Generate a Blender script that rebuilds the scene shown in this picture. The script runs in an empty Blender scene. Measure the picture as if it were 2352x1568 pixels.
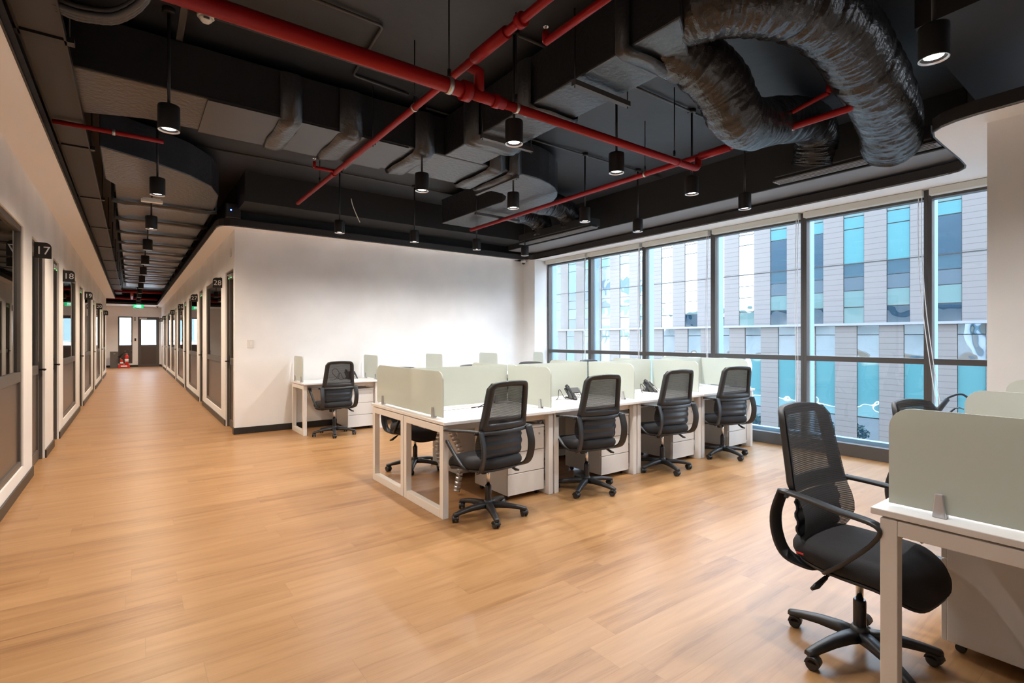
import bpy, bmesh, math, random
from mathutils import Vector, Matrix, noise
random.seed(7)
SC = bpy.context.scene
COL = SC.collection
PI = math.pi

# ------------------------------------------------------------------ camera
F_PX, HORIZON, CAM_H = 1179.0, 778.0, 1.38
YAW = math.atan((1176 - 303) / F_PX)
cd = bpy.data.cameras.new('camera'); cam = bpy.data.objects.new('camera', cd); COL.objects.link(cam)
cam.location = (0, 0, CAM_H); cam.rotation_euler = (PI/2, 0, -YAW)
cd.sensor_width = 36; cd.lens = 36 * F_PX / 2352; cd.shift_y = -(784 - HORIZON) / 2352
cd.clip_start = 0.05; cd.clip_end = 500
SC.camera = cam
# ------------------------------------------------------------------ world
W = bpy.data.worlds.new('sky'); SC.world = W; W.use_nodes = True
nt = W.node_tree; nt.nodes.clear()
wo = nt.nodes.new('ShaderNodeOutputWorld'); bg = nt.nodes.new('ShaderNodeBackground')
tc = nt.nodes.new('ShaderNodeTexCoord'); sp = nt.nodes.new('ShaderNodeSeparateXYZ'); cr = nt.nodes.new('ShaderNodeValToRGB')
nt.links.new(tc.outputs['Generated'], sp.inputs[0]); nt.links.new(sp.outputs[2], cr.inputs[0])
cr.color_ramp.elements[0].position = 0.0; cr.color_ramp.elements[0].color = (0.80, 0.88, 0.97, 1)
cr.color_ramp.elements[1].position = 0.8; cr.color_ramp.elements[1].color = (0.55, 0.74, 1.0, 1)
nt.links.new(cr.outputs[0], bg.inputs[0]); bg.inputs[1].default_value = 13.0
nt.links.new(bg.outputs[0], wo.inputs[0])
# ------------------------------------------------------------------ exposure
vs = SC.view_settings
vs.view_transform = 'Standard'; vs.look = 'None'; vs.gamma = 1; vs.use_curve_mapping = False
vs.exposure = 0.14
LAMP_W, CORR_W, ROOM_W = 100.0, 150.0, 300.0
LAMP_COL, CORR_COL = (1.0, 0.97, 0.95), (1.0, 0.80, 0.60)

# ------------------------------------------------------------------ materials
def mat(name, color=(.8,.8,.8), rough=.5, metal=0.0, emit=None, estr=0.0, alpha=None, spec=None, bump=None, coat=0.0, wave=None):
    m = bpy.data.materials.new(name); m.use_nodes = True
    n = m.node_tree.nodes; l = m.node_tree.links; b = n['Principled BSDF']
    b.inputs['Base Color'].default_value = (*color, 1); b.inputs['Roughness'].default_value = rough
    b.inputs['Metallic'].default_value = metal
    if spec is not None: b.inputs['Specular IOR Level'].default_value = spec
    if coat: b.inputs['Coat Weight'].default_value = coat
    if emit: b.inputs['Emission Color'].default_value = (*emit, 1); b.inputs['Emission Strength'].default_value = estr
    if bump:
        scale, strength, stretch = bump
        t = n.new('ShaderNodeTexCoord'); mp = n.new('ShaderNodeMapping'); mp.inputs['Scale'].default_value = stretch
        no = n.new('ShaderNodeTexNoise'); no.inputs['Scale'].default_value = scale; no.inputs['Detail'].default_value = 5
        bu = n.new('ShaderNodeBump'); bu.inputs['Strength'].default_value = strength; bu.inputs['Distance'].default_value = .02
        l.new(t.outputs['Object'], mp.inputs[0]); l.new(mp.outputs[0], no.inputs[0]); l.new(no.outputs[0], bu.inputs['Height']); l.new(bu.outputs[0], b.inputs['Normal'])
        # subtle tone variation of the coating itself
        mx = n.new('ShaderNodeMix'); mx.data_type = 'RGBA'
        mx.inputs['A'].default_value = (*[c*.82 for c in color], 1); mx.inputs['B'].default_value = (*[min(1, c*1.15) for c in color], 1)
        no2 = n.new('ShaderNodeTexNoise'); no2.inputs['Scale'].default_value = 1.3; no2.inputs['Detail'].default_value = 3
        l.new(t.outputs['Object'], no2.inputs[0]); l.new(no2.outputs[0], mx.inputs['Factor']); l.new(mx.outputs['Result'], b.inputs['Base Color'])
    return m
def math_node(n, op, a=None, b=None):
    x = n.new('ShaderNodeMath'); x.operation = op
    if isinstance(b, (int, float)): x.inputs[1].default_value = b
    if isinstance(a, (int, float)): x.inputs[0].default_value = a
    return x

def glass_mat(name, tint=(.96,.99,.98), refl=.9, ior=1.45, rough=0.0):
    m = bpy.data.materials.new(name); m.use_nodes = True; n = m.node_tree.nodes; l = m.node_tree.links; n.clear()
    o = n.new('ShaderNodeOutputMaterial'); mx = n.new('ShaderNodeMixShader'); fr = n.new('ShaderNodeFresnel'); fr.inputs[0].default_value = ior
    mu = math_node(n, 'MULTIPLY', None, refl); t = n.new('ShaderNodeBsdfTransparent'); t.inputs[0].default_value = (*tint, 1)
    g = n.new('ShaderNodeBsdfGlossy'); g.inputs['Roughness'].default_value = rough
    l.new(fr.outputs[0], mu.inputs[0]); l.new(mu.outputs[0], mx.inputs[0]); l.new(t.outputs[0], mx.inputs[1]); l.new(g.outputs[0], mx.inputs[2]); l.new(mx.outputs[0], o.inputs[0])
    return m
def screen_mat():
    m = bpy.data.materials.new('frosted_glass'); m.use_nodes = True; n = m.node_tree.nodes; l = m.node_tree.links; n.clear()
    o = n.new('ShaderNodeOutputMaterial')
    d = n.new('ShaderNodeBsdfDiffuse'); d.inputs[0].default_value = (.78, .80, .72, 1)
    tr = n.new('ShaderNodeBsdfTranslucent'); tr.inputs[0].default_value = (.82, .86, .78, 1)
    g = n.new('ShaderNodeBsdfGlossy'); g.inputs['Roughness'].default_value = .06
    a = n.new('ShaderNodeMixShader'); a.inputs[0].default_value = .45
    b = n.new('ShaderNodeMixShader'); fr = n.new('ShaderNodeFresnel'); fr.inputs[0].default_value = 1.45
    l.new(d.outputs[0], a.inputs[1]); l.new(tr.outputs[0], a.inputs[2]); l.new(fr.outputs[0], b.inputs[0]); l.new(a.outputs[0], b.inputs[1]); l.new(g.outputs[0], b.inputs[2]); l.new(b.outputs[0], o.inputs[0])
    return m
def mesh_fabric():
    m = bpy.data.materials.new('mesh_fabric'); m.use_nodes = True; n = m.node_tree.nodes; l = m.node_tree.links
    b = n['Principled BSDF']; b.inputs['Base Color'].default_value = (.022, .022, .024, 1); b.inputs['Roughness'].default_value = .75
    o = n['Material Output']; t = n.new('ShaderNodeBsdfTransparent'); mx = n.new('ShaderNodeMixShader')
    tc_ = n.new('ShaderNodeTexCoord'); w = n.new('ShaderNodeTexWave'); w.bands_direction = 'Z'; w.inputs['Scale'].default_value = 38; w.inputs['Distortion'].default_value = .25
    r = n.new('ShaderNodeMapRange'); r.inputs['To Min'].default_value = .0; r.inputs['To Max'].default_value = .20
    l.new(tc_.outputs['Object'], w.inputs[0]); l.new(w.outputs['Fac'], r.inputs[0]); l.new(r.outputs[0], mx.inputs[0])
    l.new(b.outputs[0], mx.inputs[1]); l.new(t.outputs[0], mx.inputs[2]); l.new(mx.outputs[0], o.inputs[0])
    return m
def floor_mat():
    m = bpy.data.materials.new('wood_plank_vinyl'); m.use_nodes = True; n = m.node_tree.nodes; l = m.node_tree.links; b = n['Principled BSDF']
    tc_ = n.new('ShaderNodeTexCoord'); s = n.new('ShaderNodeSeparateXYZ'); l.new(tc_.outputs['Object'], s.inputs[0])
    def M(op, a, b_=None):
        x = n.new('ShaderNodeMath'); x.operation = op
        for i, v in enumerate((a, b_)):
            if v is None: continue
            if isinstance(v, (int, float)): x.inputs[i].default_value = v
            else: l.new(v, x.inputs[i])
        return x.outputs[0]
    yr = M('DIVIDE', s.outputs[1], .182); row = M('FLOOR', yr)
    wn = n.new('ShaderNodeTexWhiteNoise'); wn.noise_dimensions = '1D'; l.new(row, wn.inputs['W'])
    xr = M('ADD', M('DIVIDE', s.outputs[0], 1.22), wn.outputs['Value']); colm = M('FLOOR', xr)
    cb = n.new('ShaderNodeCombineXYZ'); l.new(row, cb.inputs[0]); l.new(colm, cb.inputs[1])
    pid = n.new('ShaderNodeTexWhiteNoise'); pid.noise_dimensions = '2D'; l.new(cb.outputs[0], pid.inputs['Vector'])
    # grain coordinates, shifted per plank
    gx = M('MULTIPLY', s.outputs[0], 1.1); gy = M('MULTIPLY', s.outputs[1], 13.0)
    g = n.new('ShaderNodeCombineXYZ'); l.new(M('ADD', gx, M('MULTIPLY', pid.outputs['Value'], 37)), g.inputs[0]); l.new(gy, g.inputs[1]); l.new(M('MULTIPLY', pid.outputs['Value'], 11), g.inputs[2])
    n1 = n.new('ShaderNodeTexNoise'); n1.inputs['Scale'].default_value = 1.2; n1.inputs['Detail'].default_value = 7; n1.inputs['Roughness'].default_value = .6; n1.inputs['Distortion'].default_value = .5; l.new(g.outputs[0], n1.inputs['Vector'])
    f = n.new('ShaderNodeCombineXYZ'); l.new(M('MULTIPLY', gx, 4.0), f.inputs[0]); l.new(M('MULTIPLY', gy, 9.0), f.inputs[1]); l.new(M('MULTIPLY', pid.outputs['Value'], 5), f.inputs[2])
    n2 = n.new('ShaderNodeTexNoise'); n2.inputs['Scale'].default_value = 1.6; n2.inputs['Detail'].default_value = 3; l.new(f.outputs[0], n2.inputs['Vector'])
    v = M('ADD', M('ADD', M('MULTIPLY', n1.outputs[0], .75), M('MULTIPLY', n2.outputs[0], .22)), M('MULTIPLY', pid.outputs['Value'], .16))
    ramp = n.new('ShaderNodeValToRGB'); l.new(v, ramp.inputs[0])
    e = ramp.color_ramp.elements; e[0].position = .34; e[0].color = (.22, .102, .037, 1); e[1].position = .74; e[1].color = (.405, .225, .098, 1)
    k = ramp.color_ramp.elements.new(.52); k.color = (.335, .175, .070, 1)
    fy = M('FRACT', yr); fx = M('FRACT', xr)
    seam = M('MAXIMUM', M('LESS_THAN', fy, .012), M('LESS_THAN', fx, .0022))
    mx = n.new('ShaderNodeMix'); mx.data_type = 'RGBA'; mx.inputs['B'].default_value = (.20, .11, .05, 1)
    l.new(M('MULTIPLY', seam, .38), mx.inputs['Factor']); l.new(ramp.outputs[0], mx.inputs['A']); l.new(mx.outputs['Result'], b.inputs['Base Color'])
    l.new(M('ADD', M('MULTIPLY', n2.outputs[0], .1), .30), b.inputs['Roughness']); b.inputs['Specular IOR Level'].default_value = .42
    bu = n.new('ShaderNodeBump'); bu.inputs['Strength'].default_value = .10; bu.inputs['Distance'].default_value = .004; l.new(n1.outputs[0], bu.inputs['Height']); l.new(bu.outputs[0], b.inputs['Normal'])
    return m
def panel_mat():   # facade cladding: pale terracotta boards with thin horizontal joints
    m = mat('facade_cladding', (.50, .47, .47), .6); n = m.node_tree.nodes; l = m.node_tree.links; b = n['Principled BSDF']
    t = n.new('ShaderNodeTexCoord'); s = n.new('ShaderNodeSeparateXYZ'); l.new(t.outputs['Object'], s.inputs[0])
    d = math_node(n, 'DIVIDE', None, .232); l.new(s.outputs[2], d.inputs[0]); f = math_node(n, 'FRACT'); l.new(d.outputs[0], f.inputs[0])
    lt = math_node(n, 'LESS_THAN', None, .09); l.new(f.outputs[0], lt.inputs[0]); mx = n.new('ShaderNodeMix'); mx.data_type = 'RGBA'
    dd = math_node(n, 'DIVIDE', None, 4.62); sh = math_node(n, 'ADD', None, 0.0); l.new(s.outputs[2], sh.inputs[0]); l.new(sh.outputs[0], dd.inputs[0])
    mx.inputs['A'].default_value = (.205, .180, .170, 1); mx.inputs['B'].default_value = (.13, .11, .10, 1)
    l.new(lt.outputs[0], mx.inputs['Factor']); l.new(mx.outputs['Result'], b.inputs['Base Color'])
    return m
def facade_glass(name, col, refl, rough=.0, wav=.35):
    m = bpy.data.materials.new(name); m.use_nodes = True; n = m.node_tree.nodes; l = m.node_tree.links; n.clear()
    o = n.new('ShaderNodeOutputMaterial'); d = n.new('ShaderNodeBsdfDiffuse'); d.inputs[0].default_value = (*col, 1)
    g = n.new('ShaderNodeBsdfGlossy'); g.inputs['Roughness'].default_value = rough; g.inputs[0].default_value = (.86, .95, 1, 1)
    t = n.new('ShaderNodeTexCoord'); no = n.new('ShaderNodeTexNoise'); no.inputs['Scale'].default_value = 1.1; no.inputs['Detail'].default_value = 1
    bu = n.new('ShaderNodeBump'); bu.inputs['Strength'].default_value = wav; bu.inputs['Distance'].default_value = .05
    l.new(t.outputs['Object'], no.inputs[0]); l.new(no.outputs[0], bu.inputs['Height']); l.new(bu.outputs[0], g.inputs['Normal'])
    mx = n.new('ShaderNodeMixShader'); lw = n.new('ShaderNodeLayerWeight'); lw.inputs[0].default_value = .32
    mr = n.new('ShaderNodeMapRange'); mr.inputs['To Min'].default_value = refl; mr.inputs['To Max'].default_value = 1
    l.new(lw.outputs['Facing'], mr.inputs[0]); l.new(mr.outputs[0], mx.inputs[0]); l.new(d.outputs[0], mx.inputs[1]); l.new(g.outputs[0], mx.inputs[2]); l.new(mx.outputs[0], o.inputs[0])
    return m

MT = dict(
 wall=mat('white_wall_paint', (.86,.85,.84), .55, bump=(60,.04,(1,1,1))),
 soffit=mat('white_ceiling_paint', (.88,.87,.86), .6),
 black=mat('black_ceiling_paint', (.009,.009,.010), .7),
 slab=mat('dark_slab_paint', (.017,.020,.025), .55, bump=(3,.35,(1,1,1))),  # blue tint of the sky light is mixed into the paint
 fascia=mat('black_fascia_paint', (.022,.019,.018), .45),
 beam=mat('daylit_black_paint', (.21,.21,.22), .6),  # black paint lightened to grey, window light put into the colour
 duct=mat('black_foil_insulation', (.019,.021,.026), .30, bump=(26,.3,(1,1,1))),  # foil colour carries the blue cast of the sky light
 ductplain=mat('painted_duct_board', (.030,.032,.038), .40, bump=(2,.15,(1,1,1))),
 flex=mat('black_crinkled_foil', (.016,.015,.016), .26, bump=(14,.8,(1,1,1))),
 tile=mat('grey_tray_cover', (.04,.037,.037), .6),
 red=mat('red_pipe_paint', (.26,.004,.005), .42, spec=.25),
 redx=mat('extinguisher_red', (.60,.02,.015), .25, coat=.5),
 clamp=mat('galvanised_steel', (.55,.52,.47), .35, .9),
 rod=mat('black_metal', (.018,.018,.02), .45, .3),
 conduit=mat('black_conduit_paint', (.05,.05,.052), .45),
 plastic=mat('black_plastic', (.022,.023,.025), .42),
 plastic2=mat('glossy_black_plastic', (.016,.016,.018), .25),
 fabric=mat('black_seat_fabric', (.014,.013,.014), .85, bump=(400,.25,(1,1,1))),
 mesh=mesh_fabric(),
 lumbar=mat('blue_sheen_plastic', (.020,.028,.040), .34),  # bluish sheen painted into the dark plastic colour
 chrome=mat('chrome', (.8,.8,.82), .12, 1.0),
 alu=mat('satin_aluminium', (.62,.62,.64), .35, .85),
 white=mat('white_laminate', (.80,.77,.74), .35),
 steelwhite=mat('white_powder_coat', (.76,.72,.67), .4),
 ped=mat('cream_white_steel', (.72,.69,.65), .4),
 gap=mat('dark_shadow_gap', (.05,.045,.04), .8),
 frost=screen_mat(),
 frame=mat('dark_grey_frame', (.085,.08,.078), .4, .2),
 frameout=mat('blue_grey_fin', (.20,.32,.42), .35, .3),
 cream=mat('pale_blind_fabric', (.66,.67,.62), .7),
 cord=mat('white_cord', (.75,.75,.75), .6),
 doorframe=mat('grey_brown_frame', (.105,.095,.09), .38, .2),
 doorpanel=mat('bronze_laminate_panel', (.085,.066,.056), .28, bump=(1.5,.04,(1,1,.3))),
 glass=glass_mat('clear_glass', (.97,.99,.99), .55),
 iglass=glass_mat('interior_glass', (.90,.92,.92), 1.0, 1.5),
 base=mat('black_baseboard', (.02,.018,.017), .4),
 sign=mat('black_sign_acrylic', (.012,.012,.013), .3),
 signtext=mat('white_sign_lettering', (.8,.8,.8), .5),
 exitg=mat('exit_green', (.02,.35,.12), .4, emit=(.02,.75,.25), estr=.9),
 exitw=mat('exit_white', (.8,.9,.9), .4, emit=(.7,1,.95), estr=1.0),
 lens=mat('lamp_lens', (1,1,1), .4, emit=(1,.97,.93), estr=14),
 ledg=mat('green_led', (.1,1,.2), .4, emit=(.1,1,.2), estr=4),
 ledb=mat('blue_led', (.05,.1,1), .4, emit=(.05,.12,1), estr=14),
 offwhite=mat('off_white_plastic', (.75,.73,.68), .4),
 floor=floor_mat(), clad=panel_mat(),
 fgd=facade_glass('dark_blue_glazing', (.012,.045,.075), .30),
 fgt=facade_glass('teal_blind_glazing', (.085,.25,.265), .18),
 fgl=facade_glass('pale_blind_glazing', (.15,.23,.215), .18),
 fgs=facade_glass('spandrel_glazing', (.04,.085,.11), .26),
 fgs2=facade_glass('light_spandrel_glazing', (.095,.12,.14), .22),
 ledge=mat('pale_metal_ledge', (.30,.30,.34), .4),
 outwhite=mat('white_render', (.46,.48,.50), .7), outglass=mat('blue_glazing', (.14,.19,.22), .3), tower=mat('blue_grey_cladding', (.06,.075,.09), .5),
 pave=mat('grey_paving', (.24,.22,.20), .8, bump=(2,.2,(1,1,1))), leaf=mat('leaf_green', (.04,.085,.03), .7),
 grey=mat('grey_bin_laminate', (.11,.10,.095), .5), paper=mat('paper_white', (.8,.8,.8), .8),
 yellow=mat('brass_yellow', (.75,.45,.05), .35, .6), horn=mat('black_rubber', (.015,.018,.02), .5),
 redtag=mat('red_label', (.6,.02,.02), .6),
)

# ------------------------------------------------------------------ helpers
class MB:
    def __init__(s): s.bm = bmesh.new(); s.mats = []
    def mi(s, m):
        if m is None: return 0
        if m not in s.mats: s.mats.append(m)
        return s.mats.index(m)
    def box(s, a, b, m=None, rot=None, piv=None):
        x0,y0,z0 = [min(p,q) for p,q in zip(a,b)]; x1,y1,z1 = [max(p,q) for p,q in zip(a,b)]
        c = [(x0,y0,z0),(x1,y0,z0),(x1,y1,z0),(x0,y1,z0),(x0,y0,z1),(x1,y0,z1),(x1,y1,z1),(x0,y1,z1)]
        if rot is not None:
            p = Vector(piv if piv is not None else ((x0+x1)/2,(y0+y1)/2,(z0+z1)/2)); c = [rot @ (Vector(v)-p) + p for v in c]
        v = [s.bm.verts.new(p) for p in c]; k = s.mi(m)
        for f in ((0,3,2,1),(4,5,6,7),(0,1,5,4),(1,2,6,5),(2,3,7,6),(3,0,4,7)):
            fc = s.bm.faces.new([v[i] for i in f]); fc.material_index = k
        return s
    def prism(s, pts, z0, z1, m=None, axis='z', smooth=False):
        # pts: 2D polygon (ccw); axis: extrusion axis
        def P(p, h):
            if axis == 'z': return (p[0], p[1], h)
            if axis == 'y': return (p[0], h, p[1])
            return (h, p[0], p[1])
        a = [s.bm.verts.new(P(p, z0)) for p in pts]; b = [s.bm.verts.new(P(p, z1)) for p in pts]; k = s.mi(m); n = len(pts)
        fs = [s.bm.faces.new(list(reversed(a))), s.bm.faces.new(b)]
        for i in range(n):
            f = s.bm.faces.new((a[i], a[(i+1)%n], b[(i+1)%n], b[i])); f.smooth = smooth; fs.append(f)
        for f in fs: f.material_index = k
        return s
    def tube(s, pts, r, m=None, seg=12, cap=True, rfun=None, flat=None, smooth=True):
        pts = [Vector(p) for p in pts]; n = len(pts); k = s.mi(m); rings = []
        prev = None
        for i, p in enumerate(pts):
            d = (pts[min(i+1,n-1)] - pts[max(i-1,0)]).normalized()
            if prev is None:
                ref = Vector((0,0,1)) if abs(d.z) < .9 else Vector((1,0,0)); u = d.cross(ref).normalized()
            else:
                u = (prev - d*prev.dot(d)).normalized()
            v = d.cross(u).normalized(); prev = u
            rr = r[i] if isinstance(r, (list, tuple)) else r
            ring = []
            for j in range(seg):
                a = 2*PI*j/seg; q = rr * (rfun(i, a) if rfun else 1)
                ring.append(s.bm.verts.new(p + u*math.cos(a)*q + v*math.sin(a)*q))
            rings.append(ring)
        for i in range(n-1):
            for j in range(seg):
                f = s.bm.faces.new((rings[i][j], rings[i][(j+1)%seg], rings[i+1][(j+1)%seg], rings[i+1][j])); f.smooth = smooth; f.material_index = k
        if cap:
            f = s.bm.faces.new(list(reversed(rings[0]))); f.material_index = k; f = s.bm.faces.new(rings[-1]); f.material_index = k
        return s
    def band(s, pts, w, h, side, m=None):
        # rectangular section swept: width w along 'side', thickness h along the other
        pts = [Vector(p) for p in pts]; n = len(pts); k = s.mi(m); rings = []
        for i, p in enumerate(pts):
            d = (pts[min(i+1,n-1)] - pts[max(i-1,0)]).normalized(); sd = Vector(side(i/(n-1)) if callable(side) else side)
            sd = (sd - d*sd.dot(d)).normalized(); up = d.cross(sd).normalized()
            ww = w(i/(n-1)) if callable(w) else w; hh = h(i/(n-1)) if callable(h) else h
            rings.append([s.bm.verts.new(p + sd*a*ww/2 + up*b*hh/2) for a, b in ((-1,-.6),(-.8,-1),(.8,-1),(1,-.6),(1,.6),(.8,1),(-.8,1),(-1,.6))])
        for i in range(n-1):
            for j in range(8):
                f = s.bm.faces.new((rings[i][j], rings[i][(j+1)%8], rings[i+1][(j+1)%8], rings[i+1][j])); f.smooth = True; f.material_index = k
        for f in (s.bm.faces.new(list(reversed(rings[0]))), s.bm.faces.new(rings[-1])): f.material_index = k
        return s
    def lathe(s, prof, c=(0,0,0), m=None, seg=24, axis='z', mlist=None):
        rings = []; c = Vector(c); k = s.mi(m)
        for r, z in prof:
            ring = []
            for j in range(seg):
                a = 2*PI*j/seg
                q = Vector((r*math.cos(a), r*math.sin(a), z)) if axis == 'z' else (Vector((z, r*math.cos(a), r*math.sin(a))) if axis == 'x' else Vector((r*math.cos(a), z, r*math.sin(a))))
                ring.append(s.bm.verts.new(c + q))
            rings.append(ring)
        for i in range(len(prof)-1):
            for j in range(seg):
                f = s.bm.faces.new((rings[i][j], rings[i][(j+1)%seg], rings[i+1][(j+1)%seg], rings[i+1][j])); f.smooth = True
                f.material_index = s.mi(mlist[i]) if mlist else k
        for f in (s.bm.faces.new(list(reversed(rings[0]))), s.bm.faces.new(rings[-1])): f.material_index = k
        return s
    def grid(s, rings, closed=True, m=None, cap0=False, cap1=False, smooth=True):
        R = [[s.bm.verts.new(p) for p in ring] for ring in rings]; k = s.mi(m)
        for i in range(len(R)-1):
            n = len(R[i])
            for j in range(n if closed else n-1):
                f = s.bm.faces.new((R[i][j], R[i][(j+1)%n], R[i+1][(j+1)%n], R[i+1][j])); f.smooth = smooth; f.material_index = k
        if cap0: s.bm.faces.new(list(reversed(R[0]))).material_index = k
        if cap1: s.bm.faces.new(R[-1]).material_index = k
        return s
    def build(s, name, m, parent=None, bevel=0, loc=None, solid=0, subsurf=0):
        bmesh.ops.recalc_face_normals(s.bm, faces=s.bm.faces)
        me = bpy.data.meshes.new(name); s.bm.to_mesh(me); s.bm.free()
        if s.mats:
            for q in s.mats: me.materials.append(q)
        else: me.materials.append(m)
        o = bpy.data.objects.new(name, me); COL.objects.link(o)
        if parent: o.parent = parent
        if loc: o.location = loc
        if solid: q = o.modifiers.new('solid', 'SOLIDIFY'); q.thickness = solid; q.offset = 0
        if bevel: q = o.modifiers.new('bevel', 'BEVEL'); q.width = bevel; q.segments = 2; q.limit_method = 'ANGLE'; q.angle_limit = .7
        if subsurf: q = o.modifiers.new('sub', 'SUBSURF'); q.levels = subsurf; q.render_levels = subsurf
        return o
def tag(o, label=None, cat=None, group=None, kind=None):
    if label: o['label'] = label
    if cat: o['category'] = cat
    if group: o['group'] = group
    if kind: o['kind'] = kind
    return o
def struct(o): o['kind'] = 'structure'; return o
def thing(name, loc, label, cat, group=None, rz=0):
    o = bpy.data.objects.new(name, None); COL.objects.link(o); o.location = loc; o.rotation_euler = (0,0,rz)
    o.empty_display_size = .1
    return tag(o, label, cat, group)
def dup(root, loc, rz=0, label=None, group=None):
    r = root.copy(); COL.objects.link(r); r.location = loc; r.rotation_euler = (0,0,rz)
    if label: r['label'] = label
    if group: r['group'] = group
    def rec(a, b):
        for ch in list(a.children):
            c = ch.copy(); COL.objects.link(c); c.parent = b; rec(ch, c)
    rec(root, r)
    return r
def B(name, a, b, m, parent=None, bevel=0): return MB().box(a, b).build(name, m, parent, bevel)
def catmull(pts, n=8):
    pts = [Vector(p) for p in pts]; out = []
    for i in range(len(pts)-1):
        p0 = pts[max(i-1,0)]; p1 = pts[i]; p2 = pts[i+1]; p3 = pts[min(i+2,len(pts)-1)]
        for k in range(n):
            t = k/n; out.append(.5*((2*p1) + (-p0+p2)*t + (2*p0-5*p1+4*p2-p3)*t*t + (-p0+3*p1-3*p2+p3)*t**3))
    out.append(pts[-1]); return out
def text_mesh(s, size, m, parent, loc, rot, name='lettering', depth=.0008, align='CENTER'):
    c = bpy.data.curves.new(name, 'FONT'); c.body = s; c.size = size; c.align_x = align; c.align_y = 'CENTER'; c.extrude = depth; c.resolution_u = 3
    t = bpy.data.objects.new(name+'_tmp', c); COL.objects.link(t)
    dg = bpy.context.evaluated_depsgraph_get(); me = bpy.data.meshes.new_from_object(t.evaluated_get(dg)); bpy.data.objects.remove(t); bpy.data.curves.remove(c)
    me.materials.clear(); me.materials.append(m)
    o = bpy.data.objects.new(name, me); COL.objects.link(o); o.parent = parent; o.location = loc; o.rotation_euler = rot
    return o
def rrect(x0, x1, z0, z1, r, n=6, corners='1111'):
    # ccw from bottom-left; corners: bl br tr tl
    out = []
    for (cx, cz, a0, on, px, pz) in ((x0+r,z0+r,PI,corners[0],x0,z0),(x1-r,z0+r,1.5*PI,corners[1],x1,z0),(x1-r,z1-r,0,corners[2],x1,z1),(x0+r,z1-r,.5*PI,corners[3],x0,z1)):
        if on == '1':
            for k in range(n+1): a = a0 + PI/2*k/n; out.append((cx+r*math.cos(a), cz+r*math.sin(a)))
        else: out.append((px, pz))
    return out

# ------------------------------------------------------------------ building shell
ZS, ZC = 2.96, 3.60
XW = 6.79
struct(B('floor', (-4.5,-5.5,-.15), (6.95,31.5,0), MT['floor']))
struct(B('ceiling', (-4.6,-5.6,ZC), (7.0,31.7,ZC+.2), MT['slab']))
def wall_yz(name, x0, x1, y0, y1, openings, m=MT['wall'], z1=ZS):
    w = MB(); y = y0
    for (a, b, lo, hi) in sorted(openings):
        if a > y: w.box((x0,y,0), (x1,a,z1))
        if lo > 0: w.box((x0,a,0), (x1,b,lo))
        w.box((x0,a,hi), (x1,b,z1)); y = b
    if y1 > y: w.box((x0,y,0), (x1,y1,z1))
    return struct(w.build(name, m))
XL, XR = -.81, 1.19
LW = [(4.3,6.53),(9.95,12.15),(14.25,16.5),(18.7,20.9),(23.15,24.95)]
LD = [(7.05,8.0),(8.78,9.42),(12.9,13.75),(17.2,18.1),(21.6,22.5)]
RW = [(9.72,11.85),(13.65,15.8),(17.65,19.8),(21.3,23.2),(23.9,25.9),(27.1,28.6)]
RD = [(8.44,9.22),(12.5,13.2),(16.5,17.2),(20.3,21.0),(26.15,26.85),(29.2,30.0)]
WZ0, WZ1, DZ1, MIDZ = .20, 2.42, 2.42, 1.03
wall_yz('wall_left', XL-.12, XL, -5.5, 25.3, [(a,b,WZ0,WZ1) for a,b in LW]+[(a,b,0,DZ1) for a,b in LD])
wall_yz('wall_corridor', XR, XR+.10, 8.33, 31.4, [(a,b,WZ0,WZ1) for a,b in RW]+[(a,b,0,DZ1) for a,b in RD])
struct(B('wall_back', (XR+.10,8.33,0), (6.46,8.45,ZS), MT['wall']))
struct(B('wall_corner', (6.457,7.96,0), (6.90,8.45,ZS), MT['wall']))
struct(B('wall_right', (5.03,-5.5,0), (5.15,.95,ZS), MT['wall']))
struct(B('wall_pier', (5.15,.83,0), (6.70,.95,ZS), MT['wall']))
struct(B('wall_rear', (-4.5,-5.6,0), (6.9,-5.5,ZC), MT['wall']))
# end wall with window and door openings
e = MB()
for a, b in (((-4.5,31.4,0),(-.54,31.5,ZS)), ((-.54,31.4,0),(.02,31.5,.18)), ((-.54,31.4,2.47),(.02,31.5,ZS)), ((.02,31.4,0),(.24,31.5,ZS)), ((.24,31.4,2.47),(1.11,31.5,ZS)), ((1.11,31.4,0),(6.9,31.5,ZS))): e.box(a, b)
struct(e.build('wall_far', MT['wall']))
struct(B('wall_outer', (-4.6,-5.5,0), (-4.5,31.4,ZC), MT['wall']))
struct(B('wall_room', (4.3,8.45,0), (4.4,31.4,ZC), MT['wall']))
for i, (x0, x1, y) in enumerate(((XR+.1,4.3,13.4),(XR+.1,4.3,21.2),(-4.5,XL-.12,9.6),(-4.5,XL-.12,18.5))):
    struct(B('wall_partition', (x0,y,0), (x1,y+.08,ZC), MT['wall']))
# black upper walls (above the plasterboard soffits)
u = MB()
u.box((XL-.12,-5.5,ZS), (XL,25.3,ZC)).box((XR,8.33,ZS), (XR+.1,31.4,ZC)).box((XR+.1,8.33,ZS), (6.9,8.45,ZC)).box((-4.5,31.38,ZS), (6.9,31.5,ZC)).box((6.75,-5.5,ZS+.001), (6.9,8.33,ZC)).box((XL,-5.52,ZS), (6.9,-5.45,ZC))
struct(u.build('wall_upper', MT['black']))
# perimeter soffits: white underside, black fascia
def soffit(name, poly, edge):
    s = MB(); s.prism(poly, ZS, ZS+.012, MT['soffit'])
    struct(s.build(name, MT['soffit']))
def arc(cx, cy, r, a0, a1, n=10): return [(cx+r*math.cos(a0+(a1-a0)*k/n), cy+r*math.sin(a0+(a1-a0)*k/n)) for k in range(n+1)]
E_L = -.52
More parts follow.
